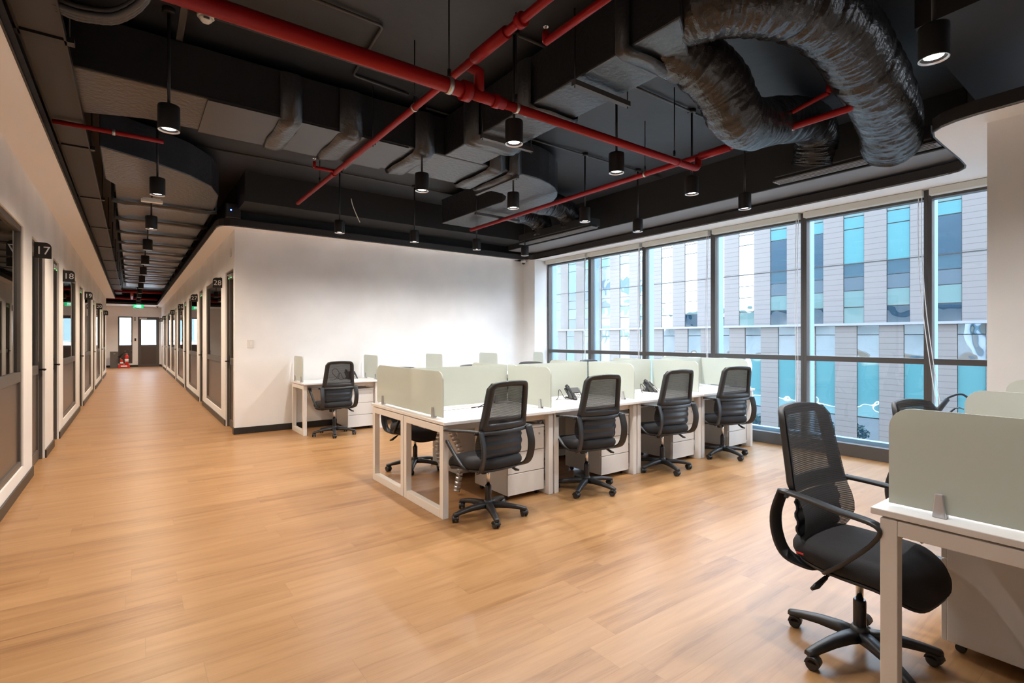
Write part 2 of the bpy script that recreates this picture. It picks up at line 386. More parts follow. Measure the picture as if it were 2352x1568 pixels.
# recess outline (edge of opening in the white plasterboard), counter-clockwise
edge_R = arc(6.20,7.90,.24,0,PI/2,8)                                   # corner by the last window
edge_C = [(1.20,8.10)] + [(1.10,8.115),(1.03,8.16),(.98,8.24),(.957,8.36),(.955,8.6)]
edge_S = [(4.774,-4.0),(4.774,.72),(4.785,.95),(4.81,1.08),(4.86,1.18),(4.93,1.245),(5.05,1.27),(5.26,1.278),(5.85,1.29),(6.10,1.305),(6.20,1.33),(6.27,1.385),(6.30,1.47),(6.33,1.70),(6.357,2.2)]
outline = [(E_L,-4.0)] + edge_S + [(6.40,5.0)] + [(6.44,7.0)] + [(x,y) for x,y in edge_R] + edge_C + [(.955,29.3)] + [(-1.7,29.3)] + [(-1.7,25.32),(E_L,25.32)]
# build the ceiling board as polygons between outline and room walls
def board(name, polys):
    s = MB()
    for p in polys: s.prism(p, ZS, ZS+.012)
    return struct(s.build(name, MT['soffit']))
board('ceiling_soffit_left', [[(XL,-5.5),(E_L,-5.5),(E_L,25.3),(XL,25.3)]])
board('ceiling_soffit_end', [[(-4.5,29.3),(XR,29.3),(XR,31.4),(-4.5,31.4)], [(-4.5,25.3),(-1.7,25.3),(-1.7,29.3),(-4.5,29.3)]])
board('ceiling_soffit_corridor', [[(.955,8.6),(XR,8.6),(XR,29.3),(.955,29.3)], [(.955,8.6),(.957,8.36),(.98,8.24),(1.03,8.16),(1.10,8.115),(1.20,8.10),(1.20,8.6)]])
board('ceiling_soffit_back', [[(1.20,8.10),(6.20,8.14),(6.457,8.14),(6.457,8.33),(1.20,8.33)]])
we = [(x,y) for x,y in edge_S[2:]] + [(6.40,5.0),(6.44,7.0)] + edge_R
s = MB()
allw = [(6.79, y) for x, y in we]
for i in range(len(we)-1):
    a, b = we[i], we[i+1]
    if a[1] >= b[1] - 1e-6: continue
    s.prism([a, (6.79,a[1]), (6.79,b[1]), b], ZS, ZS+.012)
s.prism([(6.20,8.14),(6.457,8.14),(6.457,8.33),(6.20,8.33)], ZS, ZS+.012)
struct(s.build('ceiling_soffit_window', MT['soffit']))
board('ceiling_soffit_right', [[(4.774,-5.5),(5.03,-5.5),(5.03,.95),(4.785,.95),(4.774,.72)], [(5.03,.83),(6.79,.83),(6.79,.95),(5.03,.95)], [(E_L,-5.5),(4.774,-5.5),(4.774,-4.0),(E_L,-4.0)]])
s = MB(); n = len(outline)
for i in range(n):
    a = Vector((*outline[i],0)); b = Vector((*outline[(i+1)%n],0)); d = (b-a).normalized(); nn = Vector((d.y,-d.x,0))*.012
    q = [a+nn-d*.004, b+nn+d*.004, b, a]
    s.prism([(v.x,v.y) for v in q], ZS-.001, ZS+.105)
struct(s.build('trim_recess_fascia', MT['fascia']))
# beams above
struct(B('ceiling_beam', (5.92,1.25,3.10), (6.75,8.10,ZC), MT['beam']))  # daylight on the underside is held in its lighter colour
struct(MB().prism([(3.9,.1),(6.7,.1),(6.75,1.25),(5.92,1.25),(5.6,1.13),(4.0,1.10)], 3.35, ZC).build('ceiling_beam_cross', MT['black']))
struct(B('ceiling_beam_back', (1.2,7.55,3.2), (5.92,8.2,ZC), MT['black']))
struct(B('ceiling_beam_face', (5.90,1.25,3.104), (5.92,8.10,ZC), MT['black']))
# baseboards
bb = MB(); o_ = .014; H_ = .095
y = -5.5
for a, b in sorted(LD)+[(25.3,25.3)]:
    bb.box((XL,y,0), (XL+o_,a,H_)); y = b
struct(bb.build('baseboard_left', MT['base'], bevel=.002))
bb = MB(); y = 8.33
for a, b in sorted(RD)+[(31.4,31.4)]:
    bb.box((XR-o_,y,0), (XR,a,H_)); y = b
bb.box((XR-o_,8.33-o_,0), (6.457,8.33,H_)).box((6.457-o_,7.96-o_,0), (6.457,8.33,H_)).box((6.457,7.96-o_,0), (6.7,7.96,H_))
struct(bb.build('baseboard_back', MT['base'], bevel=.002))
struct(MB().box((-2.5,31.386,0),(.24,31.4,.1)).box((1.11,31.386,0),(1.18,31.4,.1)).box((5.016,-5,0),(5.03,.95,H_)).build('baseboard_far', MT['base']))
struct(B('trim_doorway', (XL-.14,25.3,0), (XL+.005,25.33,ZS), MT['wall']))

# ------------------------------------------------------------------ glazed corridor fronts
wn = [0]; dn = [0]
def front_window(side, y0, y1):
    wn[0] += 1; x = XL if side < 0 else XR; dx = -1 if side < 0 else 1
    o = bpy.data.objects.new('window_%d' % wn[0], None); COL.objects.link(o); o.location = (x, y0, WZ0); struct(o)
    L = y1-y0; Hh = WZ1-WZ0; t = .055; a, b = dx*.012, dx*.062
    f = MB(); f.box((a,0,0),(b,t,Hh)).box((a,L-t,0),(b,L,Hh)).box((a,t,0),(b,L-t,t)).box((a,t,Hh-t),(b,L-t,Hh)).box((a,t,MIDZ-WZ0-.045),(b,L-t,MIDZ-WZ0+.045))
    f.build('frame', MT['doorframe'], o, .003)
    B('glass', (dx*.036,t,MIDZ-WZ0+.045), (dx*.042,L-t,Hh-t), MT['iglass'], o)
    B('lower_panel', (dx*.030,t,t), (dx*.046,L-t,MIDZ-WZ0-.045), MT['doorpanel'], o)
def front_door(side, y0, y1, hy, closer=True):
    dn[0] += 1; x = XL if side < 0 else XR; dx = -1 if side < 0 else 1
    o = bpy.data.objects.new('door_%d' % dn[0], None); COL.objects.link(o); o.location = (x, y0, 0); struct(o)
    L = y1-y0; a, b = dx*.045, dx*.10; t = .03
    f = MB(); f.box((dx*.02,0,0),(dx*.11,t,DZ1)).box((dx*.02,L-t,0),(dx*.11,L,DZ1)).box((dx*.02,t,DZ1-t),(dx*.11,L-t,DZ1)); f.build('frame', MT['doorframe'], o, .002)
    s = .075; l = MB(); y0_, y1_ = t+.004, L-t-.004; z1 = DZ1-t-.004
    l.box((a,y0_,.01),(b,y0_+s,z1)).box((a,y1_-s,.01),(b,y1_,z1)).box((a,y0_+s,.01),(b,y1_-s,.12)).box((a,y0_+s,z1-s),(b,y1_-s,z1)).box((a,y0_+s,MIDZ-.05),(b,y1_-s,MIDZ+.05))
    l.build('leaf', MT['doorframe'], o, .003)
    B('glass', (dx*.07,y0_+s,MIDZ+.05), (dx*.076,y1_-s,z1-s), MT['iglass'], o)
    B('lower_panel', (dx*.06,y0_+s,.12), (dx*.085,y1_-s,MIDZ-.05), MT['doorpanel'], o)
    h = MB(); yy = y0_+s/2 if hy == 0 else y1_-s/2; d = 1 if hy == 0 else -1
    h.box((dx*.04,yy-.02,.96),(dx*.047,yy+.02,1.12)).tube([(dx*.045,yy,1.03),(-dx*.012,yy,1.03),(-dx*.014,yy+d*.12,1.03)], .010, seg=8)
    h.build('handle', MT['rod'], o)
    if closer:
        c = MB(); c.box((dx*.00,L*.25,DZ1-.12),(dx*.045,L*.62,DZ1-.06)).box((dx*.01,L*.6,DZ1-.055),(dx*.03,L*.9,DZ1-.045)); cc = c.build('closer', MT['alu'], o, .003)
        MB().box((-dx*.002,L*.27,DZ1-.125),(dx*.004,L*.30,DZ1-.118)).box((-dx*.002,L*.57,DZ1-.125),(dx*.004,L*.60,DZ1-.118)).build('indicator_light', MT['ledg'], o)
for a, b in LW: front_window(-1, a, b)
for i, (a, b) in enumerate(LD): front_door(-1, a, b, 1, i > 0)
for a, b in RW: front_window(1, a, b)
for a, b in RD: front_door(1, a, b, 1)
# far end window and door
o = bpy.data.objects.new('window_20', None); COL.objects.link(o); o.location = (-.54,31.4,.18); struct(o)
f = MB(); t = .05
f.box((0,.0,0),(t,.06,2.29)).box((.56-t,0,0),(.56,.06,2.29)).box((t,0,0),(.56-t,.06,t)).box((t,0,2.29-t),(.56-t,.06,2.29)).box((t,0,.84),(.56-t,.06,.90)).build('frame', MT['doorframe'], o)
B('glass', (t,.028,.90), (.56-t,.034,2.24), MT['glass'], o); B('lower_panel', (t,.02,t), (.56-t,.04,.84), MT['doorpanel'], o)
o = bpy.data.objects.new('door_20', None); COL.objects.link(o); o.location = (.24,31.4,0); struct(o)
f = MB(); f.box((0,0,0),(.05,.08,2.47)).box((.82,0,0),(.87,.08,2.47)).box((.05,0,2.42),(.82,.08,2.47)).build('frame', MT['doorframe'], o)
f = MB(); f.box((.05,.0,0),(.13,.05,2.42)).box((.74,0,0),(.82,.05,2.42)).box((.13,0,0),(.74,.05,.12)).box((.13,0,2.33),(.74,.05,2.42)).box((.13,0,.98),(.74,.05,1.08)).build('leaf', MT['doorframe'], o)
B('glass', (.13,.02,1.08), (.74,.03,2.33), MT['glass'], o); B('lower_panel', (.13,.015,.12), (.74,.035,.98), MT['doorpanel'], o)
B('closer', (.06,-.05,2.36), (.36,0,2.43), MT['offwhite'], o)

# ------------------------------------------------------------------ curtain wall
MY = [-2.0,-.753,.50,1.753,3.006,4.26,5.513,6.766,7.96]
for i in range(len(MY)-1):
    y0, y1 = MY[i], MY[i+1]
    if y1 < .9: continue
    o = bpy.data.objects.new('window_%d' % (30+i), None); COL.objects.link(o); o.location = (XW, y0, 0); struct(o)
    L = y1-y0; h = .035; a, b = -.0, .10
    f = MB(); f.box((a,0,0),(b,h,ZS),).box((a,L-h,0),(b,L,ZS)).box((a,h,1.108),(b,L-h,1.170)).box((a,h,0),(b,L-h,.15)).box((a,h,2.86),(b,L-h,ZS))
    f.build('frame', MT['frame'], o, .002)
    f = MB(); f.box((b,0,0),(b+.12,h*.9,ZS)).box((b,L-h*.9,0),(b+.12,L,ZS)).box((b,h,.15),(b+.10,L-h,.19)).build('outer_fin', MT['frameout'], o)
    B('upper_pane', (.055,h,1.170), (.063,L-h,2.86), MT['glass'], o); B('lower_pane', (.055,h,.15), (.063,L-h,1.108), MT['glass'], o)
    bl = MB(); bl.box((-.085,.03,2.885),(-.004,L-.03,ZS-.004)).build('blind_cassette', MT['cream'], o, .004)
struct(B('trim_sill', (6.765,.95,0), (6.79,7.96,.15), MT['frame'], bevel=.003))
def blind_cord(y, z1, sway, label):
    p = []
    for k in range(41): t_ = k/40; p.append((6.715 + .004*math.sin(9*t_), y + sway*t_*t_ + .01*math.sin(5*t_), 2.88-(2.88-z1)*t_))
    q = [(a+.02, b+.035, c) for a, b, c in p]
    c = MB().tube(p, .004, seg=6).tube(q, .004, seg=6).tube([p[-1], ((p[-1][0]+q[-1][0])/2,(p[-1][1]+q[-1][1])/2, z1-.04), q[-1]], .004, seg=6).build('blind_cord', MT['cord'])
    tag(c, label, 'cord', 'white roller blind cords by the window posts')
names_ = ['beside the window post behind the foreground desk', 'beside the second window post from the right wall', 'beside the third window post from the right wall', 'beside the fourth window post, near the bench end', 'beside the fifth window post from the right wall', 'beside the window post nearest the white corner']
for i, y in enumerate(MY[3:8]):
    blind_cord(y+.03, .5 if i else .55, -.16 if i == 0 else .02, 'looped white roller blind cord hanging ' + names_[i])

# ------------------------------------------------------------------ opposite building
bd = thing('office_building', (24.0,0,-6), 'beige panelled office block with blue window strips across the street', 'building')
part = lambda mb, name, m: mb.build(name, m, bd)
Z = 6.0
UG = [5.42+1.6*k-1.6*4 for k in range(27)]; LG = [4.55+1.6*k-1.6*4 for k in range(27)]
b_ = MB(); b_.box((1.06,-12,0),(14,62,16.5)); part(b_, 'core_wall', MT['grey'])
c_ = MB()
ys = [-12] + sum([[g, g+.80] for g in UG], []) + [62]
for i in range(0, len(ys)-1, 2): c_.box((.98,ys[i],Z+2.04),(1.2,ys[i+1],Z+10.5))
part(c_, 'upper_cladding', MT['clad'])
c_ = MB(); ys = [-12] + sum([[g, g+.80] for g in LG], []) + [62]
for i in range(0, len(ys)-1, 2): c_.box((-.02,ys[i],0),(.2,ys[i+1],Z+1.93))
part(c_, 'podium_cladding', MT['clad'])
part(MB().box((.12,-12,0),(1.0,62,Z+1.9)), 'podium_wall', MT['grey'])
part(MB().box((-.12,-12,Z+1.93),(1.2,62,Z+2.03)), 'ledge', MT['ledge'])
jt = MB(); jt.box((.97,-12,Z+4.60),(.985,62,Z+4.635)).box((.97,-12,Z+9.2),(.985,62,Z+9.235)); part(jt, 'panel_joint', MT['gap'])
for k, g in enumerate(UG):
    y0, y1 = g+.02, g+.78; rnd = random.Random(k*13+5)
    dark = [MT['fgd'], MT['fgt'], MT['fgd'], MT['fgd']][(k*7+k//3+1) % 4]
    w = MB(); w.box((1.02,y0,Z+4.64),(1.08,y1,Z+6.1), dark).box((1.02,y0,Z+6.14),(1.08,y1,Z+6.62), MT['fgt']).box((1.02,y0,Z+6.66),(1.08,y1,Z+7.9), MT['fgl'])
    w.build('window', MT['fgd'], bd)
    w = MB(); sill = [2.05, 2.05, 2.7][k % 3]
    w.box((1.02,y0,Z+2.05),(1.08,y1,Z+2.72), MT['fgl'] if k % 3 == 0 else MT['fgd']).box((1.02,y0,Z+2.76),(1.08,y1,Z+3.44), MT['fgl']); w.build('window', MT['fgl'], bd)
    w = MB(); w.box((1.02,y0,Z+3.47),(1.08,y1,Z+4.02), MT['fgs2']).box((1.02,y0,Z+4.05),(1.08,y1,Z+4.60), MT['fgs']).box((1.02,y0,Z+7.94),(1.08,y1,Z+9.2), MT['fgs']); w.build('spandrel', MT['fgs'], bd)
    w = MB(); w.box((1.02,y0,Z+9.24),(1.08,y1,Z+10.45), MT['fgd']); w.build('window', MT['fgd'], bd)
for k, g in enumerate(LG):
    y0, y1 = g+.02, g+.78
    w = MB(); w.box((.03,y0,Z+1.56),(.12,y1,Z+1.92), MT['fgs']).box((.03,y0,Z+.5),(.12,y1,Z+1.53), MT['fgs'] if k % 4 else MT['fgs2']).box((.03,y0,Z-1.8),(.12,y1,Z+.46), MT['fgt']).box((.03,y0,Z-3.4),(.12,y1,Z-1.84), MT['fgd']); w.build('podium_window', MT['fgt'], bd)
gr = B('pavement', (7.5,-40,-3.6), (24,70,-3.4), MT['pave']); tag(gr, 'pale paved ground between the two buildings outside the windows', 'ground'); gr['kind'] = 'structure'
def bush(x, y, z, r, label, seed):
    m = MB(); rnd = random.Random(seed)
    for k in range(700):
        a = rnd.uniform(0,2*PI); e_ = rnd.uniform(0,1); rr = r*rnd.uniform(.45,1); p = Vector((x+rr*math.cos(a)*math.sqrt(1-e_*e_), y+rr*math.sin(a)*1.3*math.sqrt(1-e_*e_), z+rr*e_*.9))
        R = Matrix.Rotation(rnd.uniform(0,6.3), 3, 'Z') @ Matrix.Rotation(rnd.uniform(-1,1), 3, 'X')
        q = [p + R @ Vector(v)*.11 for v in ((-.5,0,0),(0,-1,.1),(.5,0,0),(0,1,.1))]
        f = m.bm.faces.new([m.bm.verts.new(v) for v in q])
    m.tube([(x,y,z-.3),(x,y,z+r*.6)], .05, seg=6)
    o = m.build('shrub', MT['leaf']); tag(o, label, 'shrub', 'green shrubs outside below the windows')
    return o
for k, (x, y) in enumerate([(21,5.3),(21.5,7.4),(21,10.1),(21.4,12.4),(20.8,15.0)]):
    bush(x, y, -3.2, .78, ['low green shrub outside, nearest the right hand wall', 'second green shrub outside from the right hand wall', 'middle green shrub outside behind the office chair', 'green shrub outside seen behind the bench end pedestal', 'green shrub outside hidden mostly by the long desk bench'][k], k)
# white building beyond the corridor end, also mirrored in the facade
wb = thing('white_building', (-8,44,-4), 'white rendered building seen beyond the corridor end window', 'building')
MB().box((0,0,0),(13,8,16)).build('wall', MT['outwhite'], wb)
for i in range(6):
    for j in range(3): MB().box((.8+2*i,-.05,5.2+3*j),(1.9+2*i,.02,6.9+3*j)).build('window', MT['outglass'], wb)
bal = B('balcony_rail', (-3,34,1.22), (3,34.05,1.30), MT['alu']); tag(bal, 'metal balcony rail outside the corridor end door', 'railing'); MB().box((-2.9,34,-.2),(-2.86,34.05,1.22)).box((2.86,34,-.2),(2.9,34.05,1.22)).build('post', MT['alu'], bal)
struct(B('trim_balcony_slab', (-4.5,31.5,-.3), (6.9,34.3,-.02), MT['pave']))

# our own building above, below and beside the room (it is what the opposite glazing mirrors)
s = MB(); s.box((-6,-22,ZC+.21),(6.95,22.5,26)).box((-6,-22,-3.4),(6.95,22.5,-.16)).box((-6,-22,-.16),(6.95,-5.7,ZC+.21)); struct(s.build('wall_exterior', MT['tower']))

# ------------------------------------------------------------------ pendant lights
def make_lamp():
    t = thing('pendant_light', (0,0,0), 'x', 'pendant light')
    zb = 2.78
    m = MB(); r = .065
    m.lathe([(r*.97,zb+.165),(r,zb+.155),(r,zb+.004),(r*.985,zb),(r*.90,zb),(r*.86,zb+.008),(r*.70,zb+.014),(r*.66,zb+.020)], m=MT['rod'], seg=28, mlist=[MT['rod']]*3+[MT['alu']]*2+[MT['rod']]*2)
    m.build('lamp_housing', MT['rod'], t)
    MB().lathe([(r*.64,zb+.016),(r*.3,zb+.013),(.002,zb+.012)], seg=20).build('lens', MT['lens'], t)
    MB().tube([(0,0,zb+.16),(0,0,ZC-.03)], .010, seg=8).build('suspension_rod', MT['rod'], t)
    MB().lathe([(.035,ZC-.035),(.04,ZC-.03),(.04,ZC)], seg=16).build('ceiling_rose', MT['rod'], t)
    return t
lamp0 = make_lamp()
def add_spot(t, power, col, ang=158):
    l = bpy.data.lights.new('spot_lamp', 'SPOT'); l.energy = power; l.color = col; l.spot_size = math.radians(ang); l.spot_blend = 1.0; l.shadow_soft_size = .025
    o = bpy.data.objects.new('spot_lamp', l); COL.objects.link(o); o.parent = t; o.location = (0,0,2.775)
first = [True]
def lamp(x, y, label, group, power=LAMP_W, col=LAMP_COL, ang=158):
    if first[0]: t = lamp0; t.location = (x,y,0); first[0] = False; t['label'] = label; t['group'] = group
    else: t = dup(lamp0, (x,y,0), 0, label, group)
    for c in [c for c in t.children if c.type == 'LIGHT']: bpy.data.objects.remove(c)
    add_spot(t, power, col, ang); return t
spots = []
GR = 'black cylinder pendant lights over the open office'; GC = 'black cylinder pendant lights down the corridor'
ordn = ['first','second','third','fourth','fifth','sixth','seventh','eighth','ninth','tenth','eleventh','twelfth','thirteenth','fourteenth']
for i in range(14):
    spots.append((.2, 4.15+1.93*i, 'black cylinder pendant light on the corridor centre line, %s from the camera' % ordn[i], GC, CORR_W, CORR_COL, 158))
rows = [(2.96,'nearest the camera'),(4.42,'over the bench far side'),(6.82,'just in front of the white wall')]
cols = [(2.21,'leftmost'),(3.29,'second from left'),(4.36,'third from left'),(5.32,'by the windows')]
for j, (y, rn) in enumerate(rows):
    for i, (x, cn) in enumerate(cols):
        spots.append((x, y, 'black pendant light, %s in the row %s' % (cn, rn), GR, LAMP_W, LAMP_COL, 158))
spots.append((3.23, .81, 'large looking black cylinder pendant light at the top right, closest of all', GR, LAMP_W, LAMP_COL, 158))
for x, y, q in ((.2,2.2,.6),(2.2,.81,1),(3.4,-1.3,.8),(.2,-1.6,.4)):  # unseen pendants added out of frame to light the near room
    spots.append((x, y, 'unseen black pendant light added behind the viewpoint for its light', 'unseen pendant lights added for the near room', LAMP_W*q, LAMP_COL, 158))
for s_ in spots: lamp(*s_)
for x, y, q in ((2.8,10.6,'room behind the nearest right hand glass front'),(2.8,15.5,'second room on the right of the corridor'),(2.8,19.5,'third room on the right of the corridor'),(2.8,24.5,'last room on the right of the corridor'),(-2.6,5.5,'room behind the nearest left hand glass front'),(-2.6,8.3,'room behind the first left hand door'),(-2.6,12.0,'second room on the left of the corridor'),(-2.6,16.0,'third room on the left of the corridor'),(-2.6,21.0,'fourth room on the left of the corridor'),(-2.6,27.5,'recess left of the corridor end')):  # lamps added to brighten the rooms behind the glass
    lamp(x, y, 'added black pendant light in the ' + q, 'pendant lights added to light the side rooms', ROOM_W, LAMP_COL)

# ------------------------------------------------------------------ office chair
def surf(x, z):     # backrest surface: local y for (x, z)
    if z > .70: yc = -.205 - .065*((z-.70)/.38) + (-.018 if z > 1.02 else 0)*((z-1.02)/.06 if z > 1.02 else 0)
    else: yc = -.205 + .03*math.sin((.70-z)/.22*PI)*1.0 + .02*((.70-z)/.22)
    return yc + .55*x*x
def back_outline(k, n=72, zb=.70, zt=1.066, wb=.225, wt=.188, rt=.07, rb=.03, sc=0.0):
    # returns n points around the rounded trapezoid, inset by sc
    zb += sc*1.1; zt -= sc*.8; pts = []
    def hw(z): tt = (z-.70)/.385; return (wb + (wt-wb)*tt) - sc*k
    rt_ = max(.02, rt-sc); rb_ = max(.02, rb-sc*.3)
    seq = [(hw(zb), zb, rb_), (hw(zt), zt, rt_)]
    for a in range(7): th = -PI/2+PI/2*a/6; pts.append((hw(zb)-rb_+rb_*math.cos(th), zb+rb_+rb_*math.sin(th)))
    for a in range(1,8): z = zb+rb_+(zt-rt_-zb-rb_)*a/8; pts.append((hw(z), z))
    for a in range(9): th = PI/2*a/8; pts.append((hw(zt)-rt_+rt_*math.cos(th)+(hw(zt-rt_)-hw(zt))*(1-a/8), zt-rt_+rt_*math.sin(th)))
    right = pts; left = [(-x, z) for x, z in reversed(right)]
    top = [(right[-1][0]*(1-2*a/9), zt+.006*math.sin(PI*a/9)) for a in range(1,9)]; bot = [(left[-1][0]*(1-2*a/9), zb) for a in range(1,9)]
    return right + top + left + bot
def make_chair():
    t = thing('office_chair', (0,0,0), 'x', 'office chair')
    P_, G_ = MT['plastic'], MT['plastic2']
    # five-star base
    m = MB(); m.lathe([(.030,.07),(.036,.075),(.036,.115),(.028,.13)], seg=18)
    for k in range(5):
        a = 2*PI*k/5 + .35; d = Vector((math.cos(a), math.sin(a), 0)); sd = Vector((-d.y, d.x, 0))
        pr = [(.02,.110,.030,.042),(.08,.112,.026,.040),(.16,.104,.023,.034),(.24,.088,.020,.028),(.285,.076,.019,.024),(.30,.072,.015,.018)]
        rings = []
        for r_, z, hw_, th in pr:
            c = d*r_; rings.append([c+sd*hw_+Vector((0,0,z-th)), c+sd*hw_*.95+Vector((0,0,z-.006)), c+sd*hw_*.55+Vector((0,0,z)), c-sd*hw_*.55+Vector((0,0,z)), c-sd*hw_*.95+Vector((0,0,z-.006)), c-sd*hw_+Vector((0,0,z-th))])
        m.grid(rings, True, cap0=True, cap1=True)
    m.build('base', P_, t)
    for k in range(5):
        a = 2*PI*k/5 + .35; c = Vector((.285*math.cos(a), .285*math.sin(a), 0)); m = MB()
        rz = a + [0.6,-.8,1.2,.3,-1.1][k]; R = Matrix.Rotation(rz, 3, 'Z')
        for sgn in (-1,1):
            prof = [(.020,-.009),(.0255,-.007),(.0255,.007),(.020,.009)]
            rings = []
            for r_, q in prof: rings.append([c + R @ Vector((r_*math.cos(2*PI*j/18)-.012, sgn*.015+q, .0265+r_*math.sin(2*PI*j/18))) for j in range(18)])
            m.grid(rings, True, cap0=True, cap1=True)
        rings = []
        for q in (-.024,-.008,.008,.024):
            rings.append([c + R @ Vector((-.012+.029*math.cos(th), q, .0265+.029*math.sin(th))) for th in [PI*j/10 for j in range(11)]] + [c + R @ Vector((-.012-.015,q,.032)), c + R @ Vector((.005,q,.032))])
        m.grid(rings, True, cap0=True, cap1=True)
        m.tube([c+Vector((0,0,.045)), c+Vector((0,0,.072))], .007, seg=8)
        m.build('caster', P_, t)
    MB().lathe([(.024,.12),(.025,.13),(.025,.235),(.022,.243)], seg=20).build('gas_lift_sleeve', G_, t)
    MB().lathe([(.0145,.24),(.0145,.40)], seg=18).build('gas_lift', MT['chrome'], t)
    m = MB(); m.box((-.075,-.10,.375),(.075,.10,.415)).box((-.12,-.03,.405),(.12,.10,.425)); m.tube([(-.045,.0,.335),(-.045,.0,.38)], .024, seg=14); m.build('tilt_mechanism', P_, t, .008)
    m = MB(); m.tube(catmull([(.05,-.02,.395),(.14,-.03,.395),(.20,-.05,.36)],5), .006, seg=8); m.tube([(.19,-.046,.367),(.235,-.062,.335),(.262,-.07,.325)], [.009,.013,.007], seg=10); m.build('height_lever', G_, t)
    # seat cushion
    def ring(sc, z, front=0.0):
        out = []
        for j in range(48):
            a = 2*PI*j/48; c, s = math.cos(a), math.sin(a); e_ = .55
            x = .245*sc*abs(c)**e_*(1 if c >= 0 else -1); y = .03 + .258*sc*abs(s)**e_*(1 if s >= 0 else -1)
            w_ = .245 - .02*max(0, -(y))/.2; x *= w_/.245
            fr = max(0,(y-.12)/.14); zz = z - .055*fr**2 - .008*(1-abs(x)/.25)*0
            zz += .012*max(0, (-y-.05)/.17)
            out.append((x, y, zz))
        return out
    m = MB(); m.grid([ring(.02,.487), ring(.35,.488), ring(.62,.491), ring(.80,.490), ring(.90,.484), ring(.965,.472), ring(1.0,.452), ring(1.0,.432), ring(.97,.415), ring(.90,.405), ring(.5,.402), ring(.03,.402)], True, cap0=True, cap1=True)
    m.build('seat', MT['fabric'], t)
    m = MB(); m.grid([ring(.94,.408), ring(.955,.398), ring(.88,.388), ring(.4,.384), ring(.03,.384)], True, cap0=True, cap1=True); m.build('seat_shell', P_, t)
    # small red label at the seat side
    
    # back frame + mesh
    def to3(pts, off=0): return [(x, surf(x, z)+off, z) for x, z in pts]
    lo = [back_outline(1.0, sc=s_) for s_ in (0, .010, .040, .050)]
    m = MB(); rings = [to3(lo[0], .014), to3(lo[0], -.010), to3(lo[1], -.018), to3(lo[2], -.018), to3(lo[3], -.006), to3(lo[3], .010), to3(lo[1], .018), to3(lo[0], .014)]
    m.grid(rings, True); m.build('back_frame', P_, t)
    # front upholstery layer: thin mesh in front of the frame down to the seat
    rings = []
    for k in range(15):
        z = .475 + (1.057-.475)*k/14; hw_ = .222 if z < .70 else .225-.037*(z-.70)/.385
        if z > 1.02: hw_ -= .05*((z-1.02)/.055)**2
        if z < .56: hw_ -= .05*((.56-z)/.085)**2
        rings.append([(hw_*(-1+2*j/12), surf(hw_*(-1+2*j/12)*.9, z)+.026, z) for j in range(13)])
    m = MB(); m.grid(rings, False); m.build('back_mesh', MT['mesh'], t)
    # collar bar at armrest height
    m = MB(); pts = [(.272*math.sin(q), -.225+.055*(math.sin(q)**2)*1.0, .70-.012*math.cos(q)) for q in [PI/2*(-1+2*k/16) for k in range(17)]]
    m.band(pts, .030, .016, (0,.35,1)); m.build('back_collar', P_, t)
    # lumbar pad with ribs
    m = MB(); rings = []
    for k in range(13):
        z = .49 + .19*k/12; bul = .030*math.sin(PI*k/12); hw_ = .178+.012*math.sin(PI*k/12) - (.03 if k in (0,12) else 0)
        rib = -.008 if k in (2,3,6,7,10) else 0
        rings.append([(hw_*(-1+2*j/14), surf(hw_*(-1+2*j/14), z) - .002 - bul*(1-.3*abs(-1+2*j/14)**4) + rib, z) for j in range(15)])
    m.grid(rings, False); m.build('lumbar_support', MT['lumbar'], t, solid=.010)
    # armrests
    for sgn in (-1,1):
        X = lambda v: sgn*v
        m = MB()
        loop = catmull([(X(.245),-.205,.705),(X(.262),-.08,.700),(X(.280),.04,.690),(X(.286),.165,.680),(X(.284),.195,.655),(X(.277),.165,.60),(X(.268),.105,.53),(X(.256),.03,.455),(X(.225),-.03,.405),(X(.15),-.06,.388)], 5)
        m.band(loop, lambda q: .046 if q < .42 else (.046-.016*min(1,(q-.42)/.15) if q < .8 else .034), .016, lambda q: (1,0,0) if q < .42 else (1,.15,0))
        post = catmull([(X(.236),-.205,.708),(X(.238),-.238,.60),(X(.236),-.232,.50),(X(.228),-.195,.425),(X(.19),-.13,.393),(X(.13),-.09,.388)], 5)
        m.band(post, .058, .014, lambda q: (1,-.35*sgn,0))
        m.build('armrest', P_, t)
    return t
chair0 = make_chair()
used = [False]
def chair(x, y, rz, label, group):
    if not used[0]: used[0] = True; chair0.location = (x,y,0); chair0.rotation_euler = (0,0,rz); chair0['label'] = label; chair0['group'] = group; return chair0
    return dup(chair0, (x,y,0), rz, label, group)
def turn_base(c, deg):
    for ch in c.children:
        if ch.name.split('.')[0] in ('base', 'caster'): ch.rotation_euler.z = math.radians(deg)
    return c
GA = 'black mesh office chairs along the near side of the desk bench'; GB = 'black mesh office chairs behind the desk bench'
turn_base(chair(2.235,3.33,.10, 'black mesh office chair at the near left corner of the desk bench', GA), 7)
turn_base(chair(3.345,3.37,-.13, 'black mesh office chair, second from left on the near side of the bench', GA), 53)
turn_base(chair(4.51,3.42,-.15, 'black mesh office chair, third from left on the near side of the bench', GA), 22)
turn_base(chair(5.60,3.39,-.32, 'black mesh office chair on the near side of the bench, closest to the windows', GA), 38)
turn_base(chair(2.42,5.00,PI+.12, 'black mesh office chair seen through the end frames of the bench, on its far side', GB), 30)
chair(3.30,5.02,PI, 'office chair behind the bench, only its top above the second screen', GB)
chair(4.34,5.25,PI-.2, 'office chair behind the bench, black top seen before the white wall corner', GB)
chair(5.50,5.25,PI, 'office chair behind the bench, top seen against the window transom', GB)
turn_base(chair(2.34,7.46,.02, 'black mesh office chair at the small desk against the white wall', 'office chair at the wall desks'), 17)
